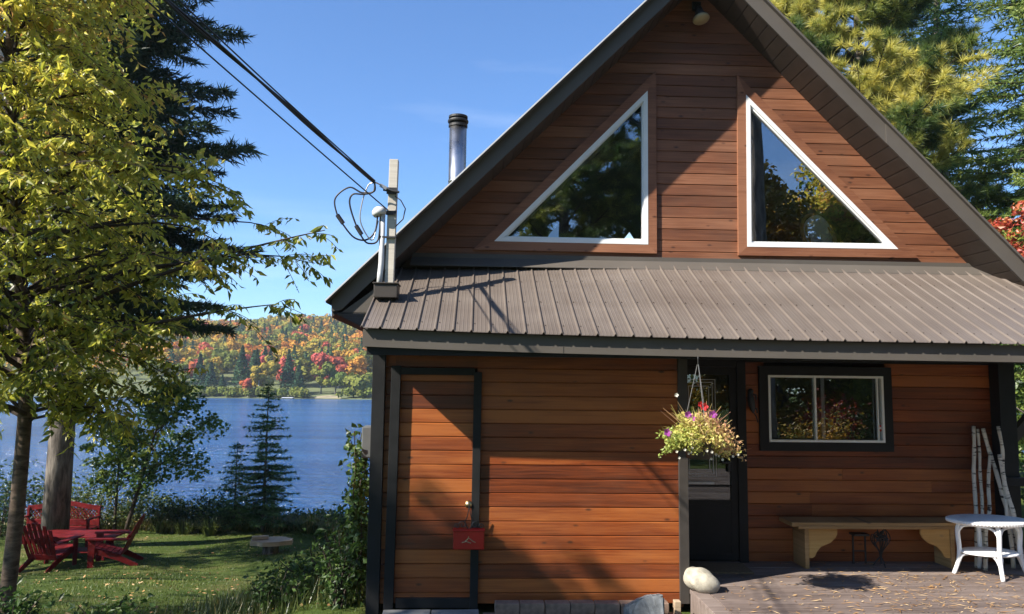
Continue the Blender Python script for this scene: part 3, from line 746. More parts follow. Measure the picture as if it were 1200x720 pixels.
b = MB(); b.box(-0.94, 6.5, 6.54, 6.60, 2.33, 2.404); b.box(-0.83, 1.84, 7.035, 7.049, 2.365, 2.404); b.box(2.76, 5.6, 8.12, 8.149, 2.36, 2.404); b.build('eave_beam', M['black'], cabin)
b = MB(); b.prism([(6.53, 2.40), (6.53, 2.52), (8.1, 3.27), (8.14, 3.27), (8.14, 2.40)], -0.965, -0.945, 'x'); b.build('porch_gable_end', M['dark'], cabin)
b = MB(); b.prism([(8.15, 3.475), (8.118, 3.475), (8.118, 3.43), (7.97, 3.325), (7.97, 3.318), (8.15, 3.40)], -0.72, 5.55, 'x')
fl = b.build('flashing', M['fascia'], cabin)
# corner post, knee brace at the right end
b = MB(); b.obox((5.637, 8.06, 1.34), 0.178, 0.16, 2.10, b=0.005); b.build('corner_post', M['black'], cabin)
b = MB(); b.obox((6.00, 8.04, 1.90), 1.05, 0.09, 0.10, rot('Y', -R(47)), b=0.004); b.build('knee_brace', M['dark'], cabin)
b = MB(); b.lathe([(0, 0), (0.075, 0), (0.085, 0.012), (0.08, 0.03), (0, 0.03)], n=24); cl = b.build('ceiling_light', M['white'], cabin, True); cl.location = (4.75, 7.72, 2.372)
# chimney pipe
ch = empty('x', (0, 0, 0), None, None); bpy.data.objects.remove(ch)
b = MB(); b.lathe([(0, 3.4), (0.108, 3.4), (0.108, 4.55), (0.112, 4.555), (0.112, 4.58), (0.108, 4.585), (0.108, 5.26), (0.0, 5.26)], (-0.29, 9.3, 0), 28); cp = b.build('chimney_pipe', M['steel'], cabin, True)
b = MB(); b.lathe([(0.0, 5.262), (0.118, 5.262), (0.118, 5.29), (0.09, 5.292), (0.09, 5.318), (0.126, 5.32), (0.130, 5.335), (0.126, 5.348), (0.095, 5.35), (0.095, 5.372), (0.118, 5.375), (0.118, 5.40), (0.05, 5.425), (0, 5.43)], (-0.29, 9.3, 0), 28); b.build('cap', M['iron'], cp)
b = MB(); b.lathe([(0.109, 4.46), (0.16, 4.40), (0.22, 4.28), (0.0, 4.1)], (-0.29, 9.3, 0), 24); b.build('storm_collar', M['steel'], cp)
# service mast
ms = MB(); ms.obox((-0.83, 7.17, 3.55), 0.082, 0.082, 1.30, rot('Y', 0.012), b=0.004); ms = ms.build('service_mast', M['greywood'], cabin)
b = MB(); b.obox((-0.855, 7.14, 2.935), 0.215, 0.22, 0.125, rot('X', 0.0), b=0.006); b.obox((-0.855, 7.14, 3.005), 0.235, 0.25, 0.012, b=0.003); b.build('mast_base', M['dark'], ms)
b = MB(); b.tube([(-0.925, 7.12, 2.99), (-0.92, 7.12, 3.10), (-0.912, 7.125, 3.2), (-0.912, 7.125, 3.66)], 0.026, 12); b.build('conduit', M['conduit'], ms, True)
b = MB(); b.lathe([(0, 0), (0.05, -0.01), (0.062, 0.02), (0.055, 0.05), (0.03, 0.075), (0, 0.08)], (0, 0, 0), 18, sx=1.15); wh = b.build('weatherhead', M['conduit'], ms, True); wh.location = (-0.935, 7.11, 3.66); wh.rotation_euler = (0, -0.35, 0)
for q in ((-0.945, -0.78, 7.10, 7.125, 3.44, 3.455), (-0.88, -0.785, 7.115, 7.128, 3.66, 3.70)):
    b = MB(); b.box(*q); b.build('strap', M['iron'], ms)
b = MB(); b.box(-0.88, -0.785, 7.105, 7.128, 3.86, 3.92)
b.tube([(-0.91, 7.10, 3.895), (-0.76, 7.10, 3.875)], 0.012, 8); b.build('bracket', M['iron'], ms)
b = MB(); b.tube([(-0.80, 7.12, 3.84), (-0.745, 7.11, 3.80), (-0.70, 7.11, 3.72), (-0.72, 7.11, 3.62), (-0.79, 7.12, 3.55)], 0.006, 6); b.build('ground_wire', M['cable'], ms, True)
# meter box on the left wall
b = MB(); b.obox((-1.02, 7.55, 1.53), 0.14, 0.25, 0.30, b=0.012); mb = b.build('meter_box', m_paint('grey meter box', (0.10, 0.11, 0.11), 0.5, 0.1), cabin)
b = MB(); b.tube([(-1.0, 7.55, 1.68), (-1.0, 7.55, 2.75)], 0.022, 10); b.tube([(-1.0, 7.6, 1.38), (-1.0, 7.6, 0.1)], 0.016, 8); b.build('conduit', M['dark'], mb)

# flood lamp under the gable peak
fl = empty('flood_lamp', (2.385, 8.13, 6.2), 'black flood lamp with a pale face under the gable peak', 'lamp')
b = MB(); b.obox((0, 0.0, 0.13), 0.10, 0.03, 0.10, b=0.006); b.tube([(0, 0, 0.12), (0, -0.06, 0.10), (0, -0.10, 0.06)], 0.018, 8); b.build('bracket', M['iron'], fl)
b = MB(); b.lathe([(0, 0.10), (0.035, 0.10), (0.042, 0.06), (0.05, 0.02), (0.085, -0.045), (0.0, -0.045)], n=24); h = b.build('lamp_shade', M['iron'], fl, True); h.location = (0, -0.13, -0.03); h.rotation_euler = (R(-14), R(-8), 0)
b = MB(); b.lathe([(0, 0), (0.088, 0), (0.094, -0.02), (0.08, -0.035), (0, -0.045)], n=24); q = b.build('lens', M['ivory'], h, True); q.location = (0, 0, -0.0455)

# ------------------------------------------------------------------ service cable
def catmull(P, n=10):
    P = [np.array(p, float) for p in P]; P = [2 * P[0] - P[1]] + P + [2 * P[-1] - P[-2]]; out = []
    for i in range(1, len(P) - 2):
        for t in np.linspace(0, 1, n, endpoint=False):
            a, b_, c, d = P[i - 1:i + 3]
            out.append(0.5 * (2 * b_ + (c - a) * t + (2 * a - 5 * b_ + 4 * c - d) * t * t + (3 * b_ - a - 3 * c + d) * t ** 3))
    out.append(P[-2]); return np.array(out)
sc = empty('service_cable', (-0.85, 7.1, 3.9), 'black twisted power line running to the wooden roof mast', 'cable')
sc.location = (0, 0, 0)
A0 = np.array([-0.98, 7.02, 3.945]); dirv = np.array([-1.10, -2.1, 0.70]); 
T = np.linspace(0, 5, 120)[:, None]
mainl = A0 + dirv * T + np.array([0, 0, 1]) * (-0.055 * T * (3.4 - T) * 0.45)
side = nz(np.cross(dirv, [0, 0, 1]))
for k, ph in enumerate((0, 2.1)):
    ang = T * 7 + ph; hp = mainl + 0.011 * (side * np.sin(ang) + np.array([0, 0, 1]) * np.cos(ang))
    b = MB(); b.tube(hp, 0.0095, 6); b.build('strand', M['cable'], sc, True)
b = MB(); q = mainl + np.array([0, 0, 1]) * (0.014 + 0.10 * np.minimum(T, 2.2) / 2.2 * np.exp(-((T - 1.4) / 1.1) ** 2)) + side * -0.02 * np.minimum(T, 1)
b.tube(q, 0.006, 6); b.build('messenger_wire', M['cable'], sc, True)
b = MB(); b.tube(catmull([A0, (-0.93, 7.06, 3.93), (-0.84, 7.11, 3.89)], 8), 0.007, 6); b.obox((-0.905, 7.075, 3.915), 0.07, 0.03, 0.03, rot('Y', 0.5)); b.build('tension_clamp', M['alu'], sc)
b = MB(); tt = np.linspace(0, 5, 60)[:, None]; Bq = np.array([-0.86, 7.10, 3.70]); dl = np.array([-1.22, -2.1, 0.82])
b.tube(Bq + dl * tt + np.array([0, 0, 1]) * (-0.03 * tt * (4 - tt) * 0.5), 0.006, 6); b.build('phone_line', M['cable'], sc, True)
loops = [[(-0.98, 7.02, 3.945), (-0.985, 7.03, 3.86), (-1.10, 7.05, 3.85), (-1.22, 7.06, 3.90), (-1.345, 7.07, 3.80), (-1.33, 7.07, 3.66), (-1.26, 7.07, 3.54), (-1.16, 7.08, 3.43), (-1.05, 7.09, 3.415), (-0.975, 7.10, 3.50), (-0.955, 7.11, 3.66)],
         [(-0.98, 7.02, 3.945), (-0.99, 7.02, 3.855), (-1.08, 7.03, 3.83), (-1.18, 7.04, 3.83), (-1.21, 7.05, 3.75), (-1.16, 7.06, 3.58), (-1.08, 7.07, 3.42), (-1.02, 7.09, 3.38), (-0.945, 7.10, 3.42), (-0.93, 7.11, 3.64)]]
for P in loops:
    b = MB(); b.tube(catmull(P, 8), 0.0085, 6); b.build('drip_loop', M['cable'], sc, True)
b = MB(); b.tube(catmull([(-0.98, 7.02, 3.94), (-1.04, 7.04, 3.92), (-1.09, 7.05, 3.78), (-1.11, 7.06, 3.60), (-1.05, 7.08, 3.46), (-0.99, 7.09, 3.42), (-0.95, 7.11, 3.6)], 8), 0.006, 6); b.build('drip_loop', M['alu'], sc, True)
for c, an in (((-1.295, 7.07, 3.60), -0.95), ((-1.12, 7.065, 3.50), -1.0)):
    b = MB(); d = np.array([math.cos(an), 0, math.sin(an)]) * 0.048; b.tube([np.array(c) - d, np.array(c) + d], 0.021, 10); b.build('splice', M['cable'], sc)

# ------------------------------------------------------------------ porch deck and what stands on it
dk = empty('porch_deck', (4.2, 6, 0.28), 'weathered grey brown wooden porch deck along the cabin', 'deck'); dk.location = (0, 0, 0)
b = MB(); y = 8.14
while y > -0.6:
    x0 = 2.075; cuts = [x0] + ([random.uniform(3.3, 5.8)] if random.random() < 0.6 else []) + [7.6]
    for a, c in zip(cuts[:-1], cuts[1:]):
        b.obox(((a + c) / 2, y - 0.068, 0.262 + random.uniform(-.001, .001)), c - a - 0.004, 0.134, 0.036, b=0.004)
    y -= 0.140
b.build('planks', M['deck'], dk)
b = MB(); b.obox((2.000, 3.22, 0.263), 0.138, 7.95, 0.037, b=0.004); b.build('border_plank', M['deck'], dk); dk_b = b
b = MB(); b.box(1.935, 1.965, -0.7, 7.02, 0.0, 0.243); b.build('rim_board', M['deck'], dk)
b = MB()
for y in np.arange(0, 7.2, 1.2):
    b = MB(); b.box(2.2, 2.3, y, y + 0.1, -0.1, 0.243); b.build('post', M['dark'], dk)

# railing at the right end
rl = empty('porch_railing', (6.4, 8.0, 0.28), 'black wooden porch railing at the right end of the porch', 'railing'); rl.location = (0, 0, 0)
b = MB(); b.obox((6.55, 7.98, 1.135), 2.0, 0.10, 0.085, b=0.004); b.build('top_rail', M['black'], rl)
b = MB(); b.obox((6.6, 7.98, 0.40), 1.9, 0.05, 0.07, b=0.004); b.build('bottom_rail', M['black'], rl)
for i in range(13):
    b = MB(); b.obox((5.84 + i * 0.135, 7.98, 0.75), 0.045, 0.04, 0.66); b.build('baluster', M['black'], rl)

# bench
bn = empty('bench', (4.1, 7.95, 0.28), 'long low wooden bench with scrolled brackets under the porch window', 'bench')
b = MB(); b.obox((0.0, 0, 0.440), 1.83, 0.34, 0.042, b=0.006); b.obox((0, -0.165, 0.412), 1.70, 0.024, 0.03, b=0.003); b.build('seat', M['benchwood'], bn)
for sx in (-1, 1):
    b = MB(); b.obox((sx * 0.755, 0.0, 0.209), 0.042, 0.30, 0.418, b=0.004); b.build('leg', M['benchwood'], bn)
    prof = [(0.022, 0.396), (0.322, 0.396), (0.322, 0.34), (0.30, 0.30), (0.25, 0.255), (0.20, 0.235), (0.15, 0.215), (0.11, 0.17), (0.085, 0.12), (0.06, 0.105), (0.022, 0.105)]
    b = MB(); b.prism([(sx * (0.755 - p[0]), p[1]) for p in prof], -0.135, -0.11); b.build('bracket', M['panelwood'], bn)
# iron plant stand behind the bench
ip = empty('iron_plant_stand', (4.17, 7.93, 0.28), 'black wrought iron stand with branching scrolls under the bench', 'plant stand')
b = MB()
for i in range(16):
    a = i * 2.4; r = 0.05 + 0.05 * random.random(); h = random.uniform(0.28, 0.385)
    P = catmull([(0, 0, 0.02), (0.015 * math.cos(a), 0.015 * math.sin(a), 0.14), (r * math.cos(a), r * math.sin(a), h * 0.75), (r * 0.8 * math.cos(a + .5), r * 0.8 * math.sin(a + .5), h), (r * 0.3 * math.cos(a + 1), r * 0.3 * math.sin(a + 1), h * 0.9)], 5)
    b.tube(P, 0.005, 5)
    b.lathe([(0, -0.012), (0.014, -0.006), (0.016, 0.004), (0, 0.012)], tuple(P[-1]), 8)
b.build('scroll', M['iron'], ip)
for i in range(3):
    a = i * 2.09 + 0.6; b = MB(); b.tube([(0, 0, 0.10), (0.05 * math.cos(a), 0.05 * math.sin(a), 0.04), (0.075 * math.cos(a), 0.075 * math.sin(a), 0.0)], 0.007, 6); b.build('leg', M['iron'], ip)
b = MB(); b.obox((-0.17, 0.1, 0.30), 0.16, 0.12, 0.02); b.obox((-0.24, 0.1, 0.145), 0.015, 0.015, 0.29); b.obox((-0.11, 0.1, 0.145), 0.015, 0.015, 0.29); b.obox((-0.17, 0.1, 0.13), 0.12, 0.012, 0.012); b.build('side_shelf', M['iron'], ip)

# white wicker table
wt = empty('wicker_table', (5.08, 7.57, 0.28), 'white oval wicker side table in front of the birch poles', 'table')
b = MB(); b.lathe([(0.0, 0.500), (0.36, 0.500), (0.385, 0.512), (0.392, 0.528), (0.382, 0.540), (0.36, 0.545), (0.0, 0.547)], n=64, sy=0.72); top = b.build('tabletop', M['wicker'], wt, True)
b = MB()
for i in range(76):
    a = i * 2 * PI / 76; c = np.array([0.389 * math.cos(a), 0.389 * 0.72 * math.sin(a), 0.523]); t_ = np.array([-math.sin(a), 0.72 * math.cos(a), 0])
    b.tube([c - t_ * 0.013 + (0, 0, 0.012), c + (0, 0, 0.0), c + t_ * 0.013 - (0, 0, 0.012)], 0.0065, 5)
b.build('braid', M['wicker'], top)
for i in range(4):
    a = i * PI / 2 - PI / 2 - 0.18; u = np.array([math.cos(a), 0.80 * math.sin(a), 0])
    b = MB(); b.tube(catmull([u * 0.27 + (0, 0, 0.50), u * 0.295 + (0, 0, 0.42), u * 0.285 + (0, 0, 0.25), u * 0.30 + (0, 0, 0.12), u * 0.345 + (0, 0, 0.0)], 6), np.linspace(0.024, 0.020, 25), 10); b.build('leg', M['wicker'], wt, True)
    a2 = a + PI / 2; v = np.array([math.cos(a2), 0.80 * math.sin(a2), 0])
    b = MB(); m_ = (u + v) * 0.5
    b.tube(catmull([u * 0.285 + (0, 0, 0.33), u * 0.27 + m_ * 0.03 + (0, 0, 0.42), u * 0.19 + m_ * 0.12 + (0, 0, 0.475), m_ * 0.36 + (0, 0, 0.493), v * 0.19 + m_ * 0.12 + (0, 0, 0.475), v * 0.27 + m_ * 0.03 + (0, 0, 0.42), v * 0.285 + (0, 0, 0.33)], 6), 0.013, 8)
    b.tube(catmull([u * 0.295 + (0, 0, 0.10), u * 0.24 + m_ * 0.05 + (0, 0, 0.18), u * 0.16 + m_ * 0.08 + (0, 0, 0.205)], 6), 0.011, 8)
    b.tube(catmull([v * 0.295 + (0, 0, 0.10), v * 0.24 + m_ * 0.05 + (0, 0, 0.18), v * 0.16 + m_ * 0.08 + (0, 0, 0.205)], 6), 0.011, 8)
    b.build('arch_brace', M['wicker'], wt, True)
b = MB(); b.lathe([(0.0, 0.205), (0.26, 0.205), (0.278, 0.216), (0.26, 0.230), (0.0, 0.232)], n=48, sy=0.76); b.build('shelf', M['wicker'], wt, True)

# birch poles
for i, (p0, p1, r, lab) in enumerate([((5.13, 7.85, 0.28), (5.33, 8.10, 1.70), 0.023, 'leftmost white birch pole leaning in the porch corner'),
        ((5.22, 7.85, 0.28), (5.38, 8.11, 1.67), 0.019, 'thin birch pole just right of the leftmost one'),
        ((5.66, 7.88, 0.28), (5.405, 8.07, 1.68), 0.024, 'birch pole leaning left across the others in the porch corner'),
        ((5.14, 7.74, 0.28), (5.44, 8.02, 1.43), 0.021, 'short birch pole leaning right in front of the others'),
        ((5.51, 7.85, 0.28), (5.50, 7.96, 1.71), 0.021, 'rightmost tall birch pole against the black corner post'),
        ((5.58, 7.78, 0.28), (5.475, 7.92, 1.42), 0.025, 'greyish thick birch pole in front of the black corner post')]):
    p0 = np.array(p0); p1 = np.array(p1); rs = np.random.default_rng(i); s = np.linspace(0, 1, 7)[:, None]
    P = p0 + (p1 - p0) * s + rs.normal(0, 0.006, (7, 3)) * np.array([1, 1, 0]); P[0] = p0
    b = MB(); b.tube(catmull(P, 4), np.linspace(r, r * 0.8, 25) * (1 + 0.08 * np.sin(np.arange(25) * 1.7)), 10)
    o = b.build('birch_pole', M['pole'], None, True); tag(o, lab, 'pole', 'birch poles leaning in the porch corner')

# door mat, stones, bricks
def rock(name, c, s, seed, mat, label, cat, flat=1.0, sub=4, amp=0.12):
    import bmesh
    bm = bmesh.new(); bmesh.ops.create_icosphere(bm, subdivisions=sub, radius=1); rs = np.random.default_rng(seed); k = np.concatenate([rs.normal(size=(5, 3)) * 1.2, rs.normal(size=(5, 3)) * 3.2]); ph = rs.uniform(0, 6, 10)
    for v in bm.verts:
        p = np.array(v.co); n = sum(math.sin(k[i] @ p + ph[i]) for i in range(10)) / 10
        v.co = Vector(p * (1 + amp * 1.15 * n) * np.array(s))
    me = bpy.data.meshes.new(name); bm.to_mesh(me); bm.free()
    for p in me.polygons: p.use_smooth = True
    me.materials.append(M[mat]); o = bpy.data.objects.new(name, me); col.objects.link(o); o.location = c; return tag(o, label, cat)
ro = rock('river_stone', (2.02, 6.985, 0.376), (0.165, 0.125, 0.105), 4, 'stone', 'smooth pale oval stone on the left corner of the deck', 'stone', amp=0.24); ro.rotation_euler = (0, R(22), R(-20))
b = MB(); b.obox((2.42, 7.80, 0.29), 0.62, 0.42, 0.016, rot('Z', -0.05), b=0.004); tag(b.build('door_mat', M['mat']), 'flat brown doormat in front of the black door', 'doormat')
# a split rock slab leaning in front of the paver row
prof = [(-0.17, -0.12), (0.165, -0.12), (0.17, 0.18), (0.155, 0.205), (0.06, 0.195), (-0.04, 0.17), (-0.13, 0.125), (-0.165, 0.11)]
import bmesh
bm = bmesh.new(); vs = [bm.verts.new((x, -0.045, z)) for x, z in prof]; f = bm.faces.new(vs); e = bmesh.ops.extrude_face_region(bm, geom=[f])
bmesh.ops.translate(bm, verts=[v for v in e['geom'] if isinstance(v, bmesh.types.BMVert)], vec=(0, 0.09, 0))
bmesh.ops.bevel(bm, geom=bm.edges[:], offset=0.012, segments=2, affect='EDGES'); bmesh.ops.triangulate(bm, faces=bm.faces[:]); bmesh.ops.subdivide_edges(bm, edges=bm.edges[:], cuts=3, use_grid_fill=True)
rs = np.random.default_rng(3)
for v in bm.verts: v.co += Vector(rs.normal(0, 0.0022, 3))
bmesh.ops.recalc_face_normals(bm, faces=bm.faces[:])
me = bpy.data.meshes.new('rock_slab'); bm.to_mesh(me); bm.free(); me.materials.append(M['slab'])
o = bpy.data.objects.new('rock_slab', me); col.objects.link(o); o.location = (1.43, 6.62, 0.14); o.rotation_euler = (R(-12), 0, R(3)); tag(o, 'upright grey rock slab leaning against the paver row', 'rock')
for rowi, (zt_, off, y0) in enumerate(((0.222, 0.0, 6.86), (0.128, -0.10, 6.82))):
    for i in range(8):
        x = 0.285 + off + i * 0.217
        if x > 1.78: continue
        b = MB(); b.obox((0, 0, 0), 0.211, 0.12, 0.09, rot('Z', random.gauss(0, 0.015)), b=0.006)
        o = b.build('paver_brick', M['paver']); o.location = (x + random.gauss(0, .002), y0 + random.gauss(0, .004), zt_ - 0.045)
        tag(o, ('brown concrete paver in the upper course along the wall' if rowi == 0 else 'brown concrete paver in the lower course along the wall'), 'paver', 'pavers stacked along the shed wall')
b = MB(); b.obox((1.76, 6.83, 0.10), 0.055, 0.07, 0.28, rot('Y', 0.03), b=0.004); tag(b.build('wooden_stake', M['logwood']), 'short wooden stake beside the corner of the deck', 'stake')
for x, lab in ((-0.58, 'grey concrete step slab at the left of the shed door'), (-0.16, 'grey concrete step slab at the right of the shed door')):
    b = MB(); b.obox((x, 6.80, 0.085), 0.41, 0.36, 0.08, rot('Z', 0.02), b=0.006); tag(b.build('step_slab', M['concrete']), lab, 'step')

# small ornament by the window
orn = empty('wall_ornament', (2.912, 8.10, 1.94), 'black iron animal ornament on the wall left of the porch window', 'ornament')
b = MB(); b.tube(catmull([(0.005, 0, 0.135), (-0.015, -0.01, 0.09), (-0.012, -0.02, 0.02), (0.0, -0.02, -0.06), (0.015, -0.012, -0.12)], 5), [0.008, 0.022, 0.03, 0.032, 0.03, 0.028, 0.028, 0.03, 0.034, 0.036, 0.036, 0.036, 0.036, 0.035, 0.034, 0.032, 0.03, 0.026, 0.022, 0.016, 0.010], 10); b.build('body', M['iron'], orn, True)
b = MB(); b.tube([(0.0, -0.02, 0.085), (0.035, -0.035, 0.07), (0.04, -0.035, 0.02)], 0.009, 6); b.build('paw', M['iron'], orn)
b = MB(); b.tube([(0.01, -0.02, -0.07), (0.045, -0.03, -0.075), (0.05, -0.03, -0.12)], 0.010, 6); b.build('paw', M['iron'], orn)
b = MB(); b.tube(catmull([(0.02, -0.012, -0.12), (0.045, -0.012, -0.16), (0.06, -0.012, -0.22)], 5), 0.006, 6); b.build('tail', M['iron'], orn)

# red metal box hanging from the door knob
rb = empty('red_letter_box', (-0.055, 6.985, 0.73), 'red metal box with wire scrolls hanging from the shed door knob', 'box')
b = MB(); b.obox((0, -0.03, 0), 0.272, 0.085, 0.165, b=0.008); b.obox((0, -0.033, 0.083), 0.284, 0.095, 0.014, b=0.004); b.build('box_body', M['redbox'], rb)
b = MB()
for sx in (-1, 1):
    b.tube(catmull([(sx * 0.01, -0.02, 0.09), (sx * 0.035, -0.02, 0.15), (sx * 0.015, -0.03, 0.20), (sx * 0.0, -0.045, 0.30)], 6), 0.0045, 6)
    th = np.linspace(0, 4.5 * PI / 2, 24); rr = np.linspace(0.035, 0.008, 24)
    b.tube([(sx * (0.055 + r_ * math.cos(t_)), -0.03, 0.125 + r_ * math.sin(t_)) for t_, r_ in zip(th, rr)], 0.0042, 6)
    b.tube([(sx * (0.105 + 0.7 * r_ * math.cos(t_)), -0.03, 0.112 + 0.7 * r_ * math.sin(t_)) for t_, r_ in zip(th, rr)], 0.0042, 6)
b.build('wire_hanger', M['iron'], rb)
b = MB(); b.tube([(-0.03, -0.0745, -0.01), (0.0, -0.0745, 0.02), (0.03, -0.0745, -0.005), (0.06, -0.0745, -0.02)], 0.004, 5); b.tube([(-0.06, -0.0745, -0.02), (-0.02, -0.0745, -0.012), (0.02, -0.0745, -0.025)], 0.004, 5); b.tube([(-0.01, -0.0745, 0.0), (0.0, -0.0745, 0.035)], 0.003, 5); b.build('bird_motif', M['brass'], rb)

# hanging flower basket
hb = empty('hanging_basket', (1.88, 6.50, 1.62), 'hanging basket of pale trailing flowers under the porch eave', 'flower basket')
b = MB(); b.lathe([(0.0, -0.13), (0.10, -0.13), (0.145, 0.03), (0.15, 0.04), (0.135, 0.04), (0.0, 0.02)], n=28); b.build('pot', M['dark'], hb, True)
for i in range(3):
    a = i * 2.09 + 0.7; b = MB(); b.tube([(0.145 * math.cos(a), 0.145 * math.sin(a), 0.04), (0.006 * math.cos(a), 0.006 * math.sin(a), 0.66)], 0.0028, 5); b.build('hanger', M['alu'], hb)
b = MB(); b.tube(catmull([(0, 0, 0.66), (0.0, 0, 0.72), (0.012, 0.03, 0.76), (0, 0.045, 0.735)], 6), 0.004, 6); b.build('hook', M['iron'], hb)
rs = np.random.default_rng(12); n = 4000
d = nz(rs.normal(size=(n, 3))); d[:, 2] = np.where(d[:, 2] < -0.1, d[:, 2] * 0.55, d[:, 2] * 0.75)
rad = (0.25 + 0.06 * np.sin(d[:, 0] * 9 + d[:, 2] * 7) + 0.04 * np.sin(d[:, 1] * 13 + 2))[:, None] * rs.random((n, 1)) ** 0.33
P = d * rad * np.array([1.22, 1.0, 0.92]) + np.array([0, 0, 0.05]); P[:, 2] -= 0.10 * (np.abs(P[:, 0]) / 0.3) ** 2 - 0.02
hue = np.clip(0.36 + 1.15 * P[:, 0] + 0.9 * (P[:, 2] - 0.02) + rs.normal(0, 0.14, n), 0, 1)
b = MB(); leaf_quads(b, P, 0.034, hue, 0.1, 0.6)
n2 = 520; i2 = rs.integers(0, n, n2); D = nz(P[i2] + rs.normal(0, 0.12, (n2, 3))); D[:, 2] += 0.25; D = nz(D)
needle_tris(b, P[i2] * 0.9, D, (0.09 * rs.uniform(0.5, 1.4, n2))[:, None], 0.0028, np.clip(hue[i2] + 0.15, 0, 1))
b.build('foliage', M['basket'], hb)
b = MB()
for i in range(26):
    a = rs.uniform(-2.2, 2.2); h = rs.uniform(0.16, 0.36) * (1.0 if abs(a) > 0.4 else 0.85); x = 0.115 * a
    e = np.array([x * 1.25 + 0.02 * rs.normal(), rs.normal(0, 0.07), h]); b.tube([e * 0.25, e * 0.65 + rs.normal(0, 0.012, 3), e], [0.003, 0.0022, 0.0014], 4, val=rs.uniform(0.4, 0.95))
b.build('stems', M['basket'], hb)
b = MB()
def flower(c, s, v, np_=5):
    for k in range(np_):
        a = k * 2 * PI / np_; u = nz(np.array([math.cos(a), -0.5, math.sin(a)])); w_ = nz(np.cross(u, [0, -1, 0.1]))
        b.add([c, c + u * s * 0.6 + w_ * s * 0.4, c + u * s, c + u * s * 0.6 - w_ * s * 0.4], [(0, 1, 2, 3)], v)
for c, s, v in (((-0.285, -0.06, 0.09), 0.042, 0.5), ((-0.265, -0.05, 0.065), 0.03, 0.5), ((-0.11, -0.06, 0.235), 0.04, 0.55), ((-0.075, -0.08, 0.215), 0.035, 0.5), ((0.10, -0.06, 0.24), 0.042, 0.5), ((0.125, -0.05, 0.205), 0.033, 0.6), ((0.03, -0.05, 0.305), 0.042, 0.9), ((0.0, -0.05, 0.325), 0.03, 0.8), ((-0.19, 0.0, 0.40), 0.022, 0.1)):
    b = MB(); flower(np.array(c), s, v); b.build('flower', M['petal'], hb)
b = MB()
for i in range(14):
    a = rs.uniform(-PI, PI); r_ = rs.uniform(0.1, 0.29); flower(np.array([r_ * 1.1 * math.cos(a), -abs(r_ * math.sin(a)) * 0.9 - 0.03, -0.02 - 0.12 * rs.random()]), 0.014, 0.1)
tag(b.build('blossoms', M['petal'], hb), kind='stuff')
# dry litter on the deck
b = MB(); rs = np.random.default_rng(5); n = 1900
x = np.concatenate([rs.uniform(2.05, 6.5, 900), rs.normal(4.1, 0.9, n - 900)]); y = np.concatenate([rs.uniform(5.0, 8.0, 900), rs.normal(6.6, 0.75, n - 900)]); ok = (x > 2.0) & (x < 7) & (y < 8.1); x, y = x[ok], y[ok]; n = len(x)
a = rs.normal(0.3, 1.1, n) + PI * (rs.random(n) > 0.5); L_ = 0.012 + 0.06 * rs.random(n) ** 2.5; W_ = rs.uniform(0.002, 0.007, n); z0 = 0.2835 + rs.uniform(0.001, 0.006, n)
u = np.stack([np.cos(a), np.sin(a), 0 * a], 1); v = np.stack([-np.sin(a), np.cos(a), 0 * a], 1); c = np.stack([x, y, z0], 1)
T = np.stack([c - u * L_[:, None], c + v * W_[:, None] + (0, 0, 0.004), c + u * L_[:, None] + np.stack([0 * x, 0 * x, rs.uniform(0, 0.012, n)], 1), c - v * W_[:, None] + (0, 0, 0.002)], 1)
b.add_many(T, 4, rs.random(n)); tag(b.build('dry_litter', M['litter']), 'dry leaves and needles scattered over the sunny deck', 'litter', None, 'stuff')
# things on the loft window sill and behind the glass
for x, p, lab in ((0.80, [(-0.07, 0), (0.05, 0), (0.05, 0.14), (0.01, 0.105), (-0.045, 0.045)], 'small pale blue sail ornament at the left of the loft sill'), (1.62, [(-0.06, 0), (0.05, 0), (0.03, 0.03), (0.0, 0.075)], 'small pale blue sail ornament at the right of the loft sill')):
    b = MB(); b.prism([(q[0], q[1]) for q in p], -0.006, 0.006); o = b.build('sail_ornament', m_paint('pale blue sail', (0.42, 0.62, 0.85), 0.4, 0.03) if x < 1 else bpy.data.materials['pale blue sail']); o.location = (x, 8.143, 3.672); tag(o, lab, 'ornament', 'sail ornaments in the left gable window')
rc = empty('rattan_chair', (3.80, 8.36, 3.36), 'round backed rattan chair behind the right gable window', 'chair', None, R(14))
b = MB(); th = np.linspace(-0.35, PI + 0.35, 22); b.tube([(0.21 * math.cos(t_), -0.02 + 0.10 * math.sin(t_), 0.42 + 0.27 * math.sin(t_)) for t_ in th], 0.020, 8); b.tube([(0.17 * math.cos(t_), -0.045 + 0.10 * math.sin(t_), 0.42 + 0.225 * math.sin(t_)) for t_ in th], 0.012, 8); b.build('back_rim', M['panelwood'], rc, True)
b = MB(); b.prism([(0.195 * math.cos(t_), 0.42 + 0.25 * math.sin(t_)) for t_ in th], 0.0, 0.02); b.build('back_weave', M['wicker'], rc)
b = MB(); b.lathe([(0, 0.30), (0.24, 0.30), (0.26, 0.33), (0.24, 0.36), (0, 0.37)], (0, 0.26, 0), 28); b.build('seat', M['wicker'], rc, True)
for a in (0.8, 2.34, 3.94, 5.5):
    b = MB(); b.tube([(0.20 * math.cos(a), 0.26 + 0.20 * math.sin(a), 0.31), (0.22 * math.cos(a), 0.26 + 0.22 * math.sin(a), 0.0)], 0.016, 8); b.build('leg', M['panelwood'], rc)

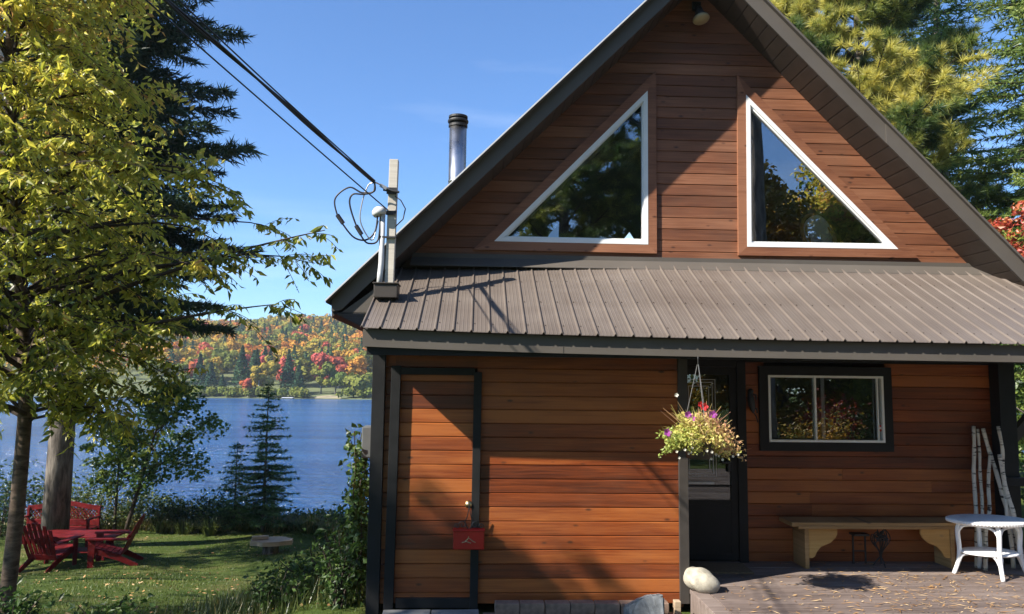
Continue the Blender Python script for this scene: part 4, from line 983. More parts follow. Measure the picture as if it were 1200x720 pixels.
# ------------------------------------------------------------------ red lawn furniture
def g(x, y): return float(gz(x, y))
def red_chair(loc, rz, label):
    c = empty('lawn_chair', loc, label, 'chair', 'red slatted lawn chairs', rz)
    b = MB()   # seat slats, front at -y
    for i in range(6):
        y = -0.26 + i * 0.092; z = 0.37 - i * 0.028; b.obox((0, y, z), 0.53, 0.085, 0.02, rot('X', -0.29), b=0.003)
    b.build('seat', M['red'], c)
    b = MB()
    for i in range(7):
        t = (i - 3) / 3; Lh = 0.80 - 0.14 * t * t; x0 = t * 0.225; sp = t * 0.055
        Mx = rot('X', R(-24)) @ rot('Y', sp * 1.4)
        b.obox(np.array((x0 + sp * 0.9, 0.235 + 0.405 * math.sin(R(24)) - 0.02 * 0, 0.20 + Lh / 2 * math.cos(R(24)))) + np.array((0, (Lh - 0.80) * 0.2, 0)), 0.070, 0.02, Lh, Mx, b=0.006)
    b.build('backrest', M['red'], c)
    b = MB(); b.obox((0, 0.36, 0.56), 0.66, 0.03, 0.09, rot('X', R(-24)), b=0.004); b.obox((0, 0.265, 0.27), 0.56, 0.03, 0.09, rot('X', R(-24)), b=0.004); b.build('back_rail', M['red'], c)
    for s in (-1, 1):
        b = MB(); b.prism([(-0.36, 0.565), (0.40, 0.535), (0.40, 0.51), (-0.36, 0.54)], s * 0.335 - 0.065, s * 0.335 + 0.065, 'x'); b.build('armrest', M['red'], c)
        b = MB(); b.prism([(-0.32, 0.0), (-0.22, 0.0), (-0.20, 0.54), (-0.33, 0.54)], s * 0.292 - 0.012, s * 0.292 + 0.012, 'x'); b.build('leg', M['red'], c)
        b = MB(); b.prism([(-0.33, 0.30), (-0.33, 0.385), (0.25, 0.21), (0.56, 0.04), (0.54, 0.0), (0.46, 0.0), (0.20, 0.12)], s * 0.275 - 0.012, s * 0.275 + 0.012, 'x'); b.build('leg', M['red'], c)
    return c
red_chair((-8.08, 15.45, g(-8.08, 15.45)), R(172), 'red slatted lawn chair seen from behind, facing the lake')
red_chair((-7.05, 15.6, g(-7.0, 15.6)), R(-78), 'red slatted lawn chair seen from the side, facing the table')
tb = empty('lawn_table', (-8.0, 16.25, g(-8, 16.25)), 'long low red table between the red lawn chairs', 'table')
b = MB()
for i in range(5): b.obox((0, -0.30 + i * 0.15, 0.46), 1.75, 0.14, 0.03, b=0.004)
b.build('tabletop', M['red'], tb)
for sx in (-1, 1):
    b = MB(); b.prism([(sx * 0.62, 0.445), (sx * 0.50, 0.445), (sx * 0.44, 0.22), (sx * 0.52, 0.0), (sx * 0.66, 0.0), (sx * 0.60, 0.22)], -0.26, -0.22); b.prism([(sx * 0.62, 0.445), (sx * 0.50, 0.445), (sx * 0.44, 0.22), (sx * 0.52, 0.0), (sx * 0.66, 0.0), (sx * 0.60, 0.22)], 0.22, 0.26); b.build('leg', M['red'], tb)
b = MB(); b.obox((0, 0, 0.14), 1.2, 0.40, 0.03, b=0.004); b.build('shelf', M['red'], tb)
sw = empty('garden_bench', (-9.1, 17.6, g(-9.1, 17.6)), 'red bench with an arched lattice back behind the table', 'bench')
b = MB(); xs_ = np.linspace(-0.78, 0.78, 17); topz = 0.80 + 0.10 * np.cos(xs_ / 0.78 * PI) * 0.5 + 0.03
b.prism([(x, z) for x, z in zip(xs_, topz + 0.05)] + [(x, z) for x, z in zip(xs_[::-1], topz[::-1] - 0.05)], 0.20, 0.245); b.build('top_rail', M['red'], sw)
b = MB(); b.obox((0, 0.20, 0.47), 1.56, 0.04, 0.13, b=0.004); b.build('back_rail', M['red'], sw)
b = MB()
for i in range(22):
    for s in (-1, 1):
        x = -0.74 + i * 0.07; b.obox((x, 0.222 + s * 0.006, 0.655), 0.016, 0.008, 0.36, rot('Y', s * 0.7))
b.build('lattice', M['red'], sw)
b = MB()
for i in range(4): b.obox((0, -0.28 + i * 0.125, 0.39), 1.56, 0.115, 0.025, b=0.003)
b.build('seat', M['red'], sw)
for s in (-1, 1):
    b = MB(); b.obox((s * 0.76, 0.20, 0.40), 0.05, 0.05, 0.80, b=0.004); b.build('leg', M['red'], sw)
    b = MB(); b.obox((s * 0.76, -0.27, 0.30), 0.05, 0.05, 0.60, b=0.004); b.build('leg', M['red'], sw)
    b = MB(); b.obox((s * 0.76, -0.05, 0.61), 0.07, 0.56, 0.03, b=0.004); b.build('armrest', M['red'], sw)
lg = empty('log_table', (-4.34, 17.0, g(-4.34, 17.0)), 'rough sawn slab on a stump, a low table on the lawn', 'table')
b = MB(); b.lathe([(0, -0.05), (0.20, -0.05), (0.17, 0.05), (0.165, 0.20), (0, 0.20)], n=20); b.build('stump', M['bark'], lg, True)
rs = np.random.default_rng(9); b = MB(); a = np.linspace(0, 2 * PI, 18, endpoint=False); rr = 1 + rs.normal(0, 0.07, 18)
b.prism([(0.46 * r_ * math.cos(t_), 0.30 * r_ * math.sin(t_)) for t_, r_ in zip(a, rr)], 0.2, 0.29, 'z'); b.build('slab', M['logwood'], lg)
b = MB(); b.obox((-0.22, -0.05, 0.335), 0.34, 0.10, 0.07, rot('Z', 0.25), b=0.01); b.obox((-0.32, 0.02, 0.315), 0.14, 0.10, 0.04, b=0.01); b.build('offcut', M['logwood'], lg)

# ------------------------------------------------------------------ the yellow green tree in front
def front_tree():
    rs = np.random.default_rng(41)
    FS = 1.27
    root = empty('broadleaf_tree', (-4.57, 7.94, -0.50), 'slender young tree with yellow green leaves at the left front', 'tree')
    tb = MB()
    def tp(z): return np.array([0.03 * math.sin(z * 1.1) - 0.085 * max(0, z - 1.9), 0.04 * math.sin(z * 0.8), z])
    zs = np.linspace(-0.1, 6.6, 22)
    tb.tube(catmull([tp(z) for z in zs], 3), np.interp(np.linspace(-0.1, 6.6, 64), [-0.1, 0.25, 2, 5, 6.6], [0.074, 0.057, 0.049, 0.030, 0.008]), 12)
    tb.build('trunk', M['cherrybark'], root, True)
    lb = MB(); cb = MB(); LP = []; LV = []
    for i in range(150):
        z = 1.7 + 4.7 * ((i + rs.random()) / 150) ** 1.1
        a = i * 2.39996 + rs.normal(0, 0.35); d = np.array([math.cos(a), math.sin(a), 0])
        Lb = (np.interp(z, [1.7, 2.4, 3.2, 3.8, 5, 6, 7], [1.5, 2.1, 2.0, 1.35, 1.15, 0.8, 0.4]) if d[0] > -0.2 else np.interp(z, [1.5, 2.2, 3.4, 4.6, 6, 7.2], [1.6, 2.15, 2.2, 1.75, 1.15, 0.5])) * rs.uniform(0.7, 1.12)
        if d[0] > 0.3 and z < 2.4: Lb *= 0.65
        if d[1] < 0.1: Lb *= np.interp(z, [2.5, 4.2, 5.0], [0.90, 0.85, 0.60])                      # thinner towards the open side
        p0 = tp(z); s = np.linspace(0, 1, 9)[:, None]
        rise = rs.uniform(0.45, 0.75); drp = rs.uniform(0.35, 0.75)
        P = p0 + d * Lb * s + np.array([0, 0, 1]) * Lb * (rise * s - drp * s ** 2) + np.cumsum(rs.normal(0, 0.02, (9, 3)), 0)
        lb.tube(P, np.linspace(0.008 + 0.008 * Lb, 0.003, 9), 5)
        lat = np.array([-d[1], d[0], 0])
        for j in range(14):
            f = rs.uniform(0.15, 1.0); q0 = np.array([np.interp(f, s[:, 0], P[:, k]) for k in range(3)])
            td = nz(lat * rs.choice([-1, 1]) * rs.uniform(0.2, 1) + d * 0.7 + np.array([0, 0, rs.normal(0.0, 0.35)]))
            tl = rs.uniform(0.25, 0.62) * (1.1 - 0.4 * f); m = 14; u = np.linspace(0.1, 1, m)[:, None]
            Q = q0 + td * tl * u + np.array([0, 0, -0.25 * tl]) * u ** 2
            lb.tube(Q[::4], 0.0028, 3)
            Q2 = np.repeat(Q, 2, 0) + rs.normal(0, 0.012, (2 * m, 3)); LP.append(Q2)
            zz = Q2[:, 2]; tone = rs.normal(0, 0.11)
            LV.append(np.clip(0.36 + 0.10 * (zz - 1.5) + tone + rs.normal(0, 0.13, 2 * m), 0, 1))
    # short twigs that veil the trunk towards the yard
    for i in range(34):
        z = 1.75 + 3.2 * rs.random(); az = -PI / 2 + rs.normal(0.25, 0.6); d = np.array([math.cos(az), math.sin(az), 0]); Lb = rs.uniform(0.5, 1.0); s = np.linspace(0, 1, 6)[:, None]
        P = tp(z) + d * Lb * s + np.array([0, 0, 1]) * Lb * (0.5 * s - 0.65 * s ** 2); lb.tube(P, np.linspace(0.009, 0.003, 6), 4)
        for j in range(7):
            f = rs.uniform(0.3, 1.0); q0 = np.array([np.interp(f, s[:, 0], P[:, k]) for k in range(3)]); td = nz(d * 0.5 + rs.normal(0, 0.5, 3)); tl = rs.uniform(0.2, 0.45); u = np.linspace(0.1, 1, 9)[:, None]
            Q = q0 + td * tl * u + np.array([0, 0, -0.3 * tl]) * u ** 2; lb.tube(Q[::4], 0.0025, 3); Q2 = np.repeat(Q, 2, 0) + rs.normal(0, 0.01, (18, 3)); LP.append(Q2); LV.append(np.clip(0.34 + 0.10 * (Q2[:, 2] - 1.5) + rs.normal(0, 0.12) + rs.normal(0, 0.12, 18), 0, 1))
    # one long low branch reaching right
    for zb, az, Lb, up_ in ((2.45, 0.02, 2.35, 0.48), (2.2, -0.05, 2.0, 0.35), (2.7, 0.25, 1.9, 0.35)):
        d = np.array([math.cos(az), math.sin(az), 0]); s = np.linspace(0, 1, 11)[:, None]
        P = tp(zb) + d * Lb * s + np.array([0, 0, 1]) * Lb * (up_ * s - 0.12 * s ** 2)
        lb.tube(P, np.linspace(0.026, 0.004, 11), 6)
        for j in range(16):
            f = rs.uniform(0.3, 1.0); q0 = np.array([np.interp(f, s[:, 0], P[:, k]) for k in range(3)])
            td = nz(d * 0.8 + np.array([0, rs.normal(0, 0.6), rs.normal(0.05, 0.4)])); tl = rs.uniform(0.2, 0.45); m = 10; u = np.linspace(0.1, 1, m)[:, None]
            Q = q0 + td * tl * u + np.array([0, 0, -0.3 * tl]) * u ** 2; lb.tube(Q[::3], 0.0028, 3)
            Q2 = np.repeat(Q, 2, 0); LP.append(Q2); LV.append(np.clip(0.22 + rs.normal(0, 0.15, len(Q2)), 0, 1))
    P = np.concatenate(LP); V_ = np.concatenate(LV)
    ok = rs.random(len(P)) < 0.56; P = P[ok]; V_ = V_[ok]
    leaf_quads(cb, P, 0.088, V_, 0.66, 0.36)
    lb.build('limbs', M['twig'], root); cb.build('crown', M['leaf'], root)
    root.scale = (FS,) * 3
front_tree()

# ------------------------------------------------------------------ trees and shrubs of the yard and shore
spruce('spruce_tree', (-8.85, 17.0, g(-8.85, 17)), 19, 3.6, 5.2, 'needle', 'tall dark spruce with a broad trunk behind the yellow green tree', need=0.17, whorl=0.40, per=8, dens=3.6, droop=0.24, trunk_r=0.27, seed=3, twigden=9.0, power=0.32, lean=(0.012, 0))
spruce('young_spruce', (-5.22, 19.6, g(-5.2, 19.6)), 3.65, 1.02, 0.35, 'needle2', 'taller slim young spruce at the lake edge behind the log table', 'young spruces at the lake edge', need=0.085, whorl=0.20, per=7, dens=3.4, droop=0.12, trunk_r=0.035, seed=5, twigden=13, power=0.85)
spruce('young_spruce', (-6.05, 20.0, g(-6.05, 20.0)), 2.15, 0.72, 0.15, 'needle2', 'shorter young spruce beside the taller one at the lake edge', 'young spruces at the lake edge', need=0.08, whorl=0.17, per=7, dens=3.2, droop=0.12, trunk_r=0.025, seed=6, twigden=13, power=0.85)
broadleaf('shore_tree', (-8.35, 19.2, g(-8.35, 19.2)), 3.6, 1.35, 1.3, 'green', 'small green leafy tree on thin dark stems by the shore', None, 3600, 0.13, 0.05, 'twig', (0.25, 0.75), 12, clumps=34, lean=(0.22, 0), seed=8)
broadleaf('shore_tree', (-8.75, 19.5, g(-8.75, 19.5)), 2.7, 0.8, 0.8, 'green', 'light green sapling beside the thin stemmed shore tree', None, 1500, 0.12, 0.035, 'twig', (0.55, 0.95), 8, clumps=20, seed=9)
br = broadleaf('birch_tree', (-7.6, 12.2, g(-7.6, 12.2)), 11, 2.2, 4.6, 'leaf', 'pale birch trunk leaning at the left edge behind the young tree', None, 6000, 0.11, 0.12, 'birch', (0.2, 0.7), 14, clumps=60, lean=(0.06, 0), seed=10)
broadleaf('birch_tree', (-9.6, 14.6, g(-9.6, 14.6)), 12, 2.3, 4.5, 'leaf', 'second thin birch at the far left edge', None, 5000, 0.12, 0.10, 'birch', (0.1, 0.6), 14, clumps=55, seed=12)
SH = [(-11.2, 19.0, 1.3, 1.1, 2.0, 'dark leafy shrub at the far left under the spruce', 0.1, 0.6), (-9.9, 19.6, 1.0, 0.9, 1.7, 'leafy shrub behind the red garden bench', 0.25, 0.8), (-8.9, 20.2, 0.9, 0.8, 1.2, 'yellowing shrub under the light green sapling', 0.4, 0.95),
      (-7.9, 20.4, 0.8, 0.7, 0.95, 'low dark shrub beside the thin stems of the shore tree', 0.2, 0.7), (-7.3, 20.6, 0.8, 0.7, 1.0, 'dark round shrub left of the young spruces', 0.0, 0.45), (-6.5, 20.4, 0.7, 0.7, 1.05, 'dark shrub at the foot of the shorter young spruce', 0.0, 0.4), (-5.6, 20.7, 0.6, 0.5, 0.7, 'low shrub between the two young spruces', 0.1, 0.6),
      (-4.3, 20.3, 0.45, 0.4, 0.6, 'sparse leafy shrub right of the taller young spruce', 0.3, 0.9), (-3.6, 20.0, 0.45, 0.4, 0.55, 'small shrub at the lake edge beside the shed corner', 0.3, 0.8), (-12.6, 17.2, 1.4, 1.2, 2.2, 'large shrub at the left edge of the lawn', 0.1, 0.6)]
for i, (x, y, rx, ry, H, lab, v0, v1) in enumerate(SH):
    shrub('shore_shrub', (x, y, g(x, y) - 0.05), rx, ry, H, int(900 + 900 * rx), 0.10, 'shrub', lab, 'shrubs along the lake edge', (v0, v1), seed=i, stems=11)
for i, (x, y, r_, H, n, lab) in enumerate([(-6.35, 19.2, 0.35, 0.55, 130, 'broad bladed grass clump under the shorter young spruce'), (-4.8, 19.5, 0.5, 0.5, 160, 'straw coloured grass clump right of the young spruce'), (-4.0, 19.3, 0.6, 0.55, 190, 'pale dry grass clump behind the log table'), (-3.3, 18.8, 0.55, 0.6, 170, 'tawny grass clump near the shed corner'), (-7.1, 19.6, 0.5, 0.5, 140, 'green grass clump in front of the dark round shrub'), (-7.7, 19.7, 0.4, 0.45, 120, 'green grass clump beside the thin stemmed tree'), (-2.8, 17.6, 0.5, 0.6, 150, 'arching grass clump close to the shed corner'), (-5.6, 19.7, 0.4, 0.4, 110, 'short grass clump between the young spruces')]):
    tuft('grass_clump', (x, y, g(x, y) - 0.03), r_, H, n, 'reed', lab, 'grass clumps along the lake edge', (0.1, 0.95) if x > -5 else (0.0, 0.55), i)
WD = [(-1.25, 7.35, 0.28, 0.75, 'tall weed against the lower shed corner'), (-1.35, 8.1, 0.34, 0.95, 'tall weed under the meter box'), (-1.65, 8.4, 0.3, 0.55, 'weed beside the tallest weed near the shed'), (-1.95, 9.2, 0.35, 0.45, 'bushy weed behind the front weeds by the shed'), (-1.4, 9.6, 0.38, 1.15, 'tallest weed by the shed wall'), (-1.9, 7.75, 0.3, 0.45, 'low weed at the front of the weed patch'), (-2.2, 10.4, 0.35, 0.35, 'far weed at the back of the weed patch'), (-1.55, 10.8, 0.4, 0.9, 'leafy tall weed at the back by the shed wall'), (-3.05, 6.75, 0.28, 0.45, 'low weed on the lawn right of the young trunk'), (-3.9, 6.9, 0.3, 0.5, 'low weed beside the foot of the young trunk')]
for i, (x, y, r_, H, lab) in enumerate(WD):
    shrub('weed_plant', (x, y, g(x, y) - 0.03), r_, r_, H, 420, 0.075, 'green', lab, 'weeds beside the shed', (0.0, 0.5), seed=60 + i, stems=9, cat='weed', aspect=0.42)
vn = empty('climbing_vine', (-1.08, 7.6, 0.1), 'green vine climbing the shed side below the meter box', 'vine')
rs = np.random.default_rng(77); b = MB(); lb_ = MB()
for k in range(6):
    P = catmull([(rs.normal(0, .03), rs.normal(0, .2), 0), (-0.04 + rs.normal(0, .03), rs.normal(0, .2), 0.5), (-0.05 + rs.normal(0, .04), rs.normal(0, .2), 0.95), (-0.08 + rs.normal(0, .05), rs.normal(0, .2), 1.35 + rs.normal(0, .1))], 8)
    lb_.tube(P, 0.005, 4); q = np.repeat(P, 9, 0) + rs.normal(0, 0.045, (len(P) * 9, 3)); q = q[rs.random(len(q)) < 0.7]; leaf_quads(b, q, 0.075, np.clip(rs.normal(0.35, 0.18, len(q)), 0, 1), 0.6, 0.7)
lb_.build('stem', M['twig'], vn); b.build('foliage', M['green'], vn)

# trees at the right, behind the cabin
def pine(name, loc, H, Rb, z0, mat, label, seed=0, tuftsz=0.20, nb=70, color=(0.2, 0.9), trunk_r=0.2, lean=(0, 0), dens=30, bare=0.45, group=None):
    rs = np.random.default_rng(seed); root = empty(name, loc, label, 'tree', group); tb = MB(); zs = np.linspace(0, H, 9)
    def tp(z): return np.array([lean[0] * z, lean[1] * z, z])
    tb.tube([tp(z) for z in zs], trunk_r * (1 - 0.85 * zs / H), 12); tb.build('trunk', M['bark'], root, True)
    lb = MB(); cb = MB(); Ps = []; Ds = []; Vs = []
    for i in range(nb):
        z = z0 + (H - z0) * (i + rs.random()) / nb; f = (z - z0) / (H - z0); l = Rb * (1 - f) ** 0.6 * rs.uniform(0.6, 1.1) + 0.2
        a = i * 2.39996 + rs.normal(0, 0.3); d = np.array([math.cos(a), math.sin(a), 0]); lat = np.array([-d[1], d[0], 0]); s = np.linspace(0, 1, 8)[:, None]
        P = tp(z) + d * l * s + np.array([0, 0, 1]) * l * (0.05 * s + (0.22 + 0.2 * f) * s ** 2 - 0.1 * s) + np.cumsum(rs.normal(0, 0.03 * l, (8, 3)), 0) * 0.5
        lb.tube(P, np.linspace(0.015 + 0.012 * l, 0.006, 8), 5); bt = rs.uniform(*color)
        for j in range(int(7 + 9 * l)):
            q = rs.uniform(bare * 0.6, 1); p = np.array([np.interp(q, s[:, 0], P[:, k]) for k in range(3)])
            e = p + (lat * rs.normal(0, 0.30) + d * rs.uniform(0, 0.25) + np.array([0, 0, rs.uniform(0.0, 0.22)])) * l * 0.55
            lb.tube([p, (p + e) / 2 + (0, 0, -0.03), e], 0.006, 3)
            for w_ in (0.45, 0.62, 0.8, 1.0):
                c = p + (e - p) * w_; m = dens; dd = rs.normal(size=(m, 3)) + nz(e - p) * 0.9 + np.array([0, 0, 0.35]); Ps.append(np.repeat(c[None], m, 0)); Ds.append(nz(dd))
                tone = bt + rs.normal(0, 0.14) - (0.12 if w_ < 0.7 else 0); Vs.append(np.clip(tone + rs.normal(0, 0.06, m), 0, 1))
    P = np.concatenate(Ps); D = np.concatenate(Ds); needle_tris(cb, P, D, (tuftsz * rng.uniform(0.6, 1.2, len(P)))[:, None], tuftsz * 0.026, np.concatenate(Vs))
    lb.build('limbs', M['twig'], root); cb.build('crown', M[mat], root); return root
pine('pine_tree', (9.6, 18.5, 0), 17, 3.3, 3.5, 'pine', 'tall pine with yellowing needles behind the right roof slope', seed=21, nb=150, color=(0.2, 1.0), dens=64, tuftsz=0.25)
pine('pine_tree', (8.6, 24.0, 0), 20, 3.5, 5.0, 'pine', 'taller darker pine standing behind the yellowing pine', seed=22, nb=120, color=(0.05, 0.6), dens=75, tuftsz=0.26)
spruce('fir_tree', (12.7, 16.6, 0), 16, 3.1, 1.2, 'fir', 'light green fir at the right edge beside the yellowing pine', need=0.15, whorl=0.46, per=7, dens=3.2, droop=0.22, trunk_r=0.16, seed=31, twigden=8)
spruce('fir_tree', (13.6, 21.5, 0), 19, 3.2, 2.0, 'fir', 'tallest light green fir filling the gap behind the yellowing pine', need=0.18, whorl=0.5, per=7, dens=2.6, droop=0.22, trunk_r=0.2, seed=36, twigden=7)
spruce('fir_tree', (12.4, 23.0, 0), 11, 2.4, 0.8, 'needle', 'dark fir low behind the yellowing pine and the light green fir', need=0.17, whorl=0.40, per=8, dens=2.0, droop=0.25, trunk_r=0.16, seed=32, twigden=8)
broadleaf('red_maple', (10.1, 13.5, 0), 5.6, 0.9, 4.2, 'redleaf', 'red leaved maple low at the right edge beyond the roof', None, 2200, 0.11, 0.07, 'bark', (0.1, 0.9), 10, clumps=30, seed=33)
broadleaf('broadleaf_tree', (10.9, 14.5, 0), 5.2, 1.9, 0.5, 'green', 'sunlit green tree beyond the porch railing', None, 4200, 0.13, 0.09, 'bark', (0.4, 1.0), 10, clumps=40, seed=34)
for i, (x, y, H) in enumerate(((9.6, 12.2, 1.6), (11.4, 11.6, 2.2), (13.2, 16.5, 3.2))):
    shrub('side_shrub', (x, y, 0), 1.2, 1.0, H, 1500, 0.11, 'green', ('low green shrub beyond the porch railing', 'taller green shrub right of the porch railing', 'large green shrub under the light green fir')[i], 'shrubs beyond the porch', (0.3, 0.95), seed=90 + i, stems=11)

# trees across the yard that the windows mirror
pine('pine_tree', (6.75, -1.6, 0.2), 16, 3.0, 8.5, 'fir', 'big pine with a thick bare trunk facing the porch', seed=41, nb=60, color=(0.1, 0.6), trunk_r=0.29, dens=24, lean=(-0.012, 0))
pine('pine_tree', (2.9, -9.5, 0.25), 17, 4.2, 2.2, 'pine', 'spreading dark pine facing the left gable window', seed=42, nb=95, color=(0.15, 0.8), trunk_r=0.25, dens=44, tuftsz=0.30)
pine('pine_tree', (7.2, -13, 0.25), 19, 4.0, 3.0, 'fir', 'second dark pine deeper in the woods facing the gable', seed=43, nb=80, color=(0.0, 0.6), trunk_r=0.25, dens=40, tuftsz=0.34)
pine('pine_tree', (-1.5, -15, 0.25), 18, 4.0, 2.0, 'fir', 'dark pine at the back of the yard facing the shed', seed=44, nb=75, color=(0.0, 0.5), trunk_r=0.25, dens=36, tuftsz=0.34)
for i, (x, y, H, Rc, mat, lab) in enumerate([(11.0, -11, 10.2, 2.7, 'gold', 'broad orange gold tree across the yard'), (14.6, -11.5, 10.0, 3.0, 'leaf', 'broad yellow green tree beside the orange gold one'), (16.5, -14, 12.0, 3.6, 'leaf', 'tallest yellow green tree deeper across the yard'), (12.0, -19, 12, 3.2, 'gold', 'golden autumn tree behind the yellow green ones'), (20.5, -12, 11, 3.6, 'leaf', 'green gold tree at the right of the yard'), (14.2, -5.0, 5.0, 2.2, 'green', 'low green tree facing the porch window'), (17.8, -7.5, 6.5, 2.6, 'green', 'bushy green tree right of the low green tree'), (25, -14, 12, 4, 'green', 'tall green tree at the far right of the yard')]):
    broadleaf('yard_tree', (x, y, 0.2), H, Rc, 1.0, mat, lab, None, 17000 if i < 5 else 9000, 0.27, 0.15, 'bark', (0.25, 0.95), 12, clumps=60, seed=120 + i)
for i, (x, y, mat, H, lab) in enumerate([(8.3, -2.2, 'gold', 1.5, 'yellow shrub across from the porch window'), (9.0, -3.2, 'redleaf', 2.0, 'red shrub across from the porch window'), (10.2, -3.0, 'shrub', 1.8, 'dark green shrub across from the porch window'), (11.4, -2.6, 'gold', 1.3, 'second yellow shrub across from the porch window')]):
    shrub('yard_shrub', (x, y, 0.2), 0.9, 0.8, H, 1300, 0.11, mat, lab, None, (0.1, 0.8), seed=140 + i, stems=10)
# a tree left of the camera: its high crown dapples the foot of the shed wall
broadleaf('yard_tree', (-9.5, 2.2, 0.2), 9.2, 1.45, 6.0, 'green', 'tall thin tree left of the yard whose shade falls on the shed foot', None, 8500, 0.15, 0.09, 'birch', (0.1, 0.7), 10, clumps=40, seed=150)

# trees left of the frame: they shade the lawn and the lower part of the front tree
for i, (x, y, H, Rc, z0, mat, lab) in enumerate([(-13.5, 3.2, 9.0, 2.4, 2.5, 'leaf', 'leafy tree left of the lawn, nearest the yard'), (-14.6, 11.5, 9.5, 2.5, 2.2, 'leaf', 'second leafy tree left of the lawn'), (-19.0, 4.0, 11, 2.6, 2.0, 'green', 'leafy tree farther left behind the nearest one')]):
    broadleaf('side_tree', (x, y, g(x, y)), H, Rc, z0, mat, lab, None, 2300, 0.17, 0.13, 'bark', (0.1, 0.7), 12, clumps=46, seed=170 + i)
for i, (x, y, H) in enumerate([(-6.5, -12, 12), (-11, -10.5, 11), (3.5, -17, 15), (10, -22, 16), (18, -21, 16), (24, -20, 15), (28, -8, 13), (22, -4, 10)]):
    broadleaf('woods_tree', (x, y, 0.2), H, 3.4, 1.0, ('green', 'leaf')[i % 2], ('tree of the woods behind the shed side of the yard', 'second tree of the woods on the shed side', 'tall woods tree behind the spreading pine', 'tall woods tree behind the golden tree', 'tall woods tree behind the green gold tree', 'woods tree at the back right of the yard', 'woods tree at the far right of the yard', 'low woods tree right of the yard')[i], None, 4200, 0.32, 0.16, 'bark', (0.0, 0.6), 10, clumps=50, seed=190 + i)

# ------------------------------------------------------------------ lawn
def blades(b, x, y, h, w_, v):
    n = len(x); a = rng.uniform(0, 6.283, n); z = gz(x, y); ln = rng.uniform(0.1, 0.8, n)
    s = np.stack([-np.sin(a), np.cos(a), 0 * a], 1) * w_[:, None]; d = np.stack([np.cos(a), np.sin(a), 0 * a], 1)
    p = np.stack([x, y, z - 0.01], 1); T = np.stack([p - s, p + s, p + d * (h * ln)[:, None] + np.array([0, 0, 1]) * h[:, None]], 1)
    b.add_many(T, 3, v)
b = MB()
N = 95000; y = 6.3 + 14.3 * rng.random(N) ** 1.15; x = rng.uniform(-1, 0, N) * (0.74 * y + 0.6) - 0.9; x = np.maximum(x, -0.80 * y)
pat = np.sin(x * 1.7 + np.sin(y * 1.1)) * np.sin(y * 1.3 + np.sin(x * .9))
h = rng.uniform(0.018, 0.050, N) * (1 + 0.3 * pat); w_ = rng.uniform(0.002, 0.005, N) * (0.5 + y / 11)
blades(b, x, y, h, w_, np.clip(0.45 + 0.22 * pat + rng.normal(0, 0.2, N), 0, 1))
tag(b.build('lawn_grass', M['grass']), 'short green lawn grass sloping to the lake', 'grass', None, 'stuff')
b = MB(); N = 9000; x = rng.uniform(-12.5, -2.0, N); y = 19.6 + 1.6 * rng.random(N); blades(b, x, y, rng.uniform(0.12, 0.42, N), rng.uniform(0.006, 0.014, N), np.clip(rng.normal(0.55, 0.28, N), 0, 1))
N = 5000; x = rng.uniform(-3.0, -1.0, N); y = rng.uniform(7.3, 12, N); blades(b, x, y, rng.uniform(0.06, 0.25, N), rng.uniform(0.004, 0.008, N), np.clip(rng.normal(0.3, 0.2, N), 0, 1))
tag(b.build('rough_grass', M['reed']), 'long rough grass at the lawn edge', 'grass', None, 'stuff')

b = MB(); N = 1100; y = 6.5 + 13 * rng.random(N); x = rng.uniform(-1, 0, N) * (0.74 * y) - 1.0; z = gz(x, y) + 0.035; d = rand_dirs(N) * np.array([1, 1, 0.25]); P = np.stack([x, y, z], 1)
u = nz(d); w_ = nz(np.cross(u, [0, 0, 1.0]) + rng.normal(0, 0.2, (N, 3))); L_ = rng.uniform(0.015, 0.038, N)[:, None]
b.add_many(np.stack([P - u * L_, P + w_ * L_ * 0.5, P + u * L_, P - w_ * L_ * 0.5], 1), 4, rng.random(N)); tag(b.build('fallen_leaves', M['litter']), 'yellow and brown leaves fallen on the lawn', 'leaves', None, 'stuff')

# ------------------------------------------------------------------ the far shore
def far_broad(b, c, r_, H, v, n, rs):
    """rounded autumn crown of many leaf clumps"""
    k = 9; cc = np.array(c) + np.stack([rs.normal(0, r_ * 0.42, k), rs.normal(0, r_ * 0.42, k), H * rs.uniform(0.35, 0.9, k)], 1)
    idx = rs.integers(0, k, n); P = cc[idx] + nz(rs.normal(size=(n, 3))) * (r_ * 0.52 * rs.random((n, 1)) ** 0.22) * np.array([1, 1, 0.8])
    N = nz(P - cc[idx] + np.array([0, 0, r_ * 0.12]) + rs.normal(0, r_ * 0.14, (n, 3))); u = nz(np.cross(N, rs.normal(size=(n, 3)))); w_ = np.cross(N, u); q = (r_ * rs.uniform(0.10, 0.22, n))[:, None]
    tone = rs.normal(0, 0.02, k)
    b.add_many(np.stack([P - u * q, P + w_ * q * 0.7, P + u * q, P - w_ * q * 0.7], 1), 4, np.clip(v + tone[idx] + rs.normal(0, 0.012, n), 0.151, 1))
def far_conifer(b, c, r_, H, v, n, rs):
    f = rs.random(n) ** 0.8; a = rs.uniform(0, 6.283, n); rr = r_ * (1 - f) * (0.7 + 0.3 * np.sin(f * 40) ** 2) * rs.random(n) ** 0.3
    P = np.array(c) + np.stack([rr * np.cos(a), rr * np.sin(a), H * (0.06 + 0.94 * f)], 1); clump_quads(b, P, r_ * 0.24, np.clip(v + rs.normal(0, 0.025, n), 0, 0.139), 0.5)
rs = np.random.default_rng(99); b = MB(); pts = []
for y in np.arange(222, 470, 6.2):
    for x in np.arange(-300 - 0.2 * (y - 230), 10, 6.6):
        px = x + rs.normal(0, 1.6); py = y + rs.normal(0, 1.6)
        if not (-1.05 * py < px < 0.02 * py): continue
        pts.append((px, py))
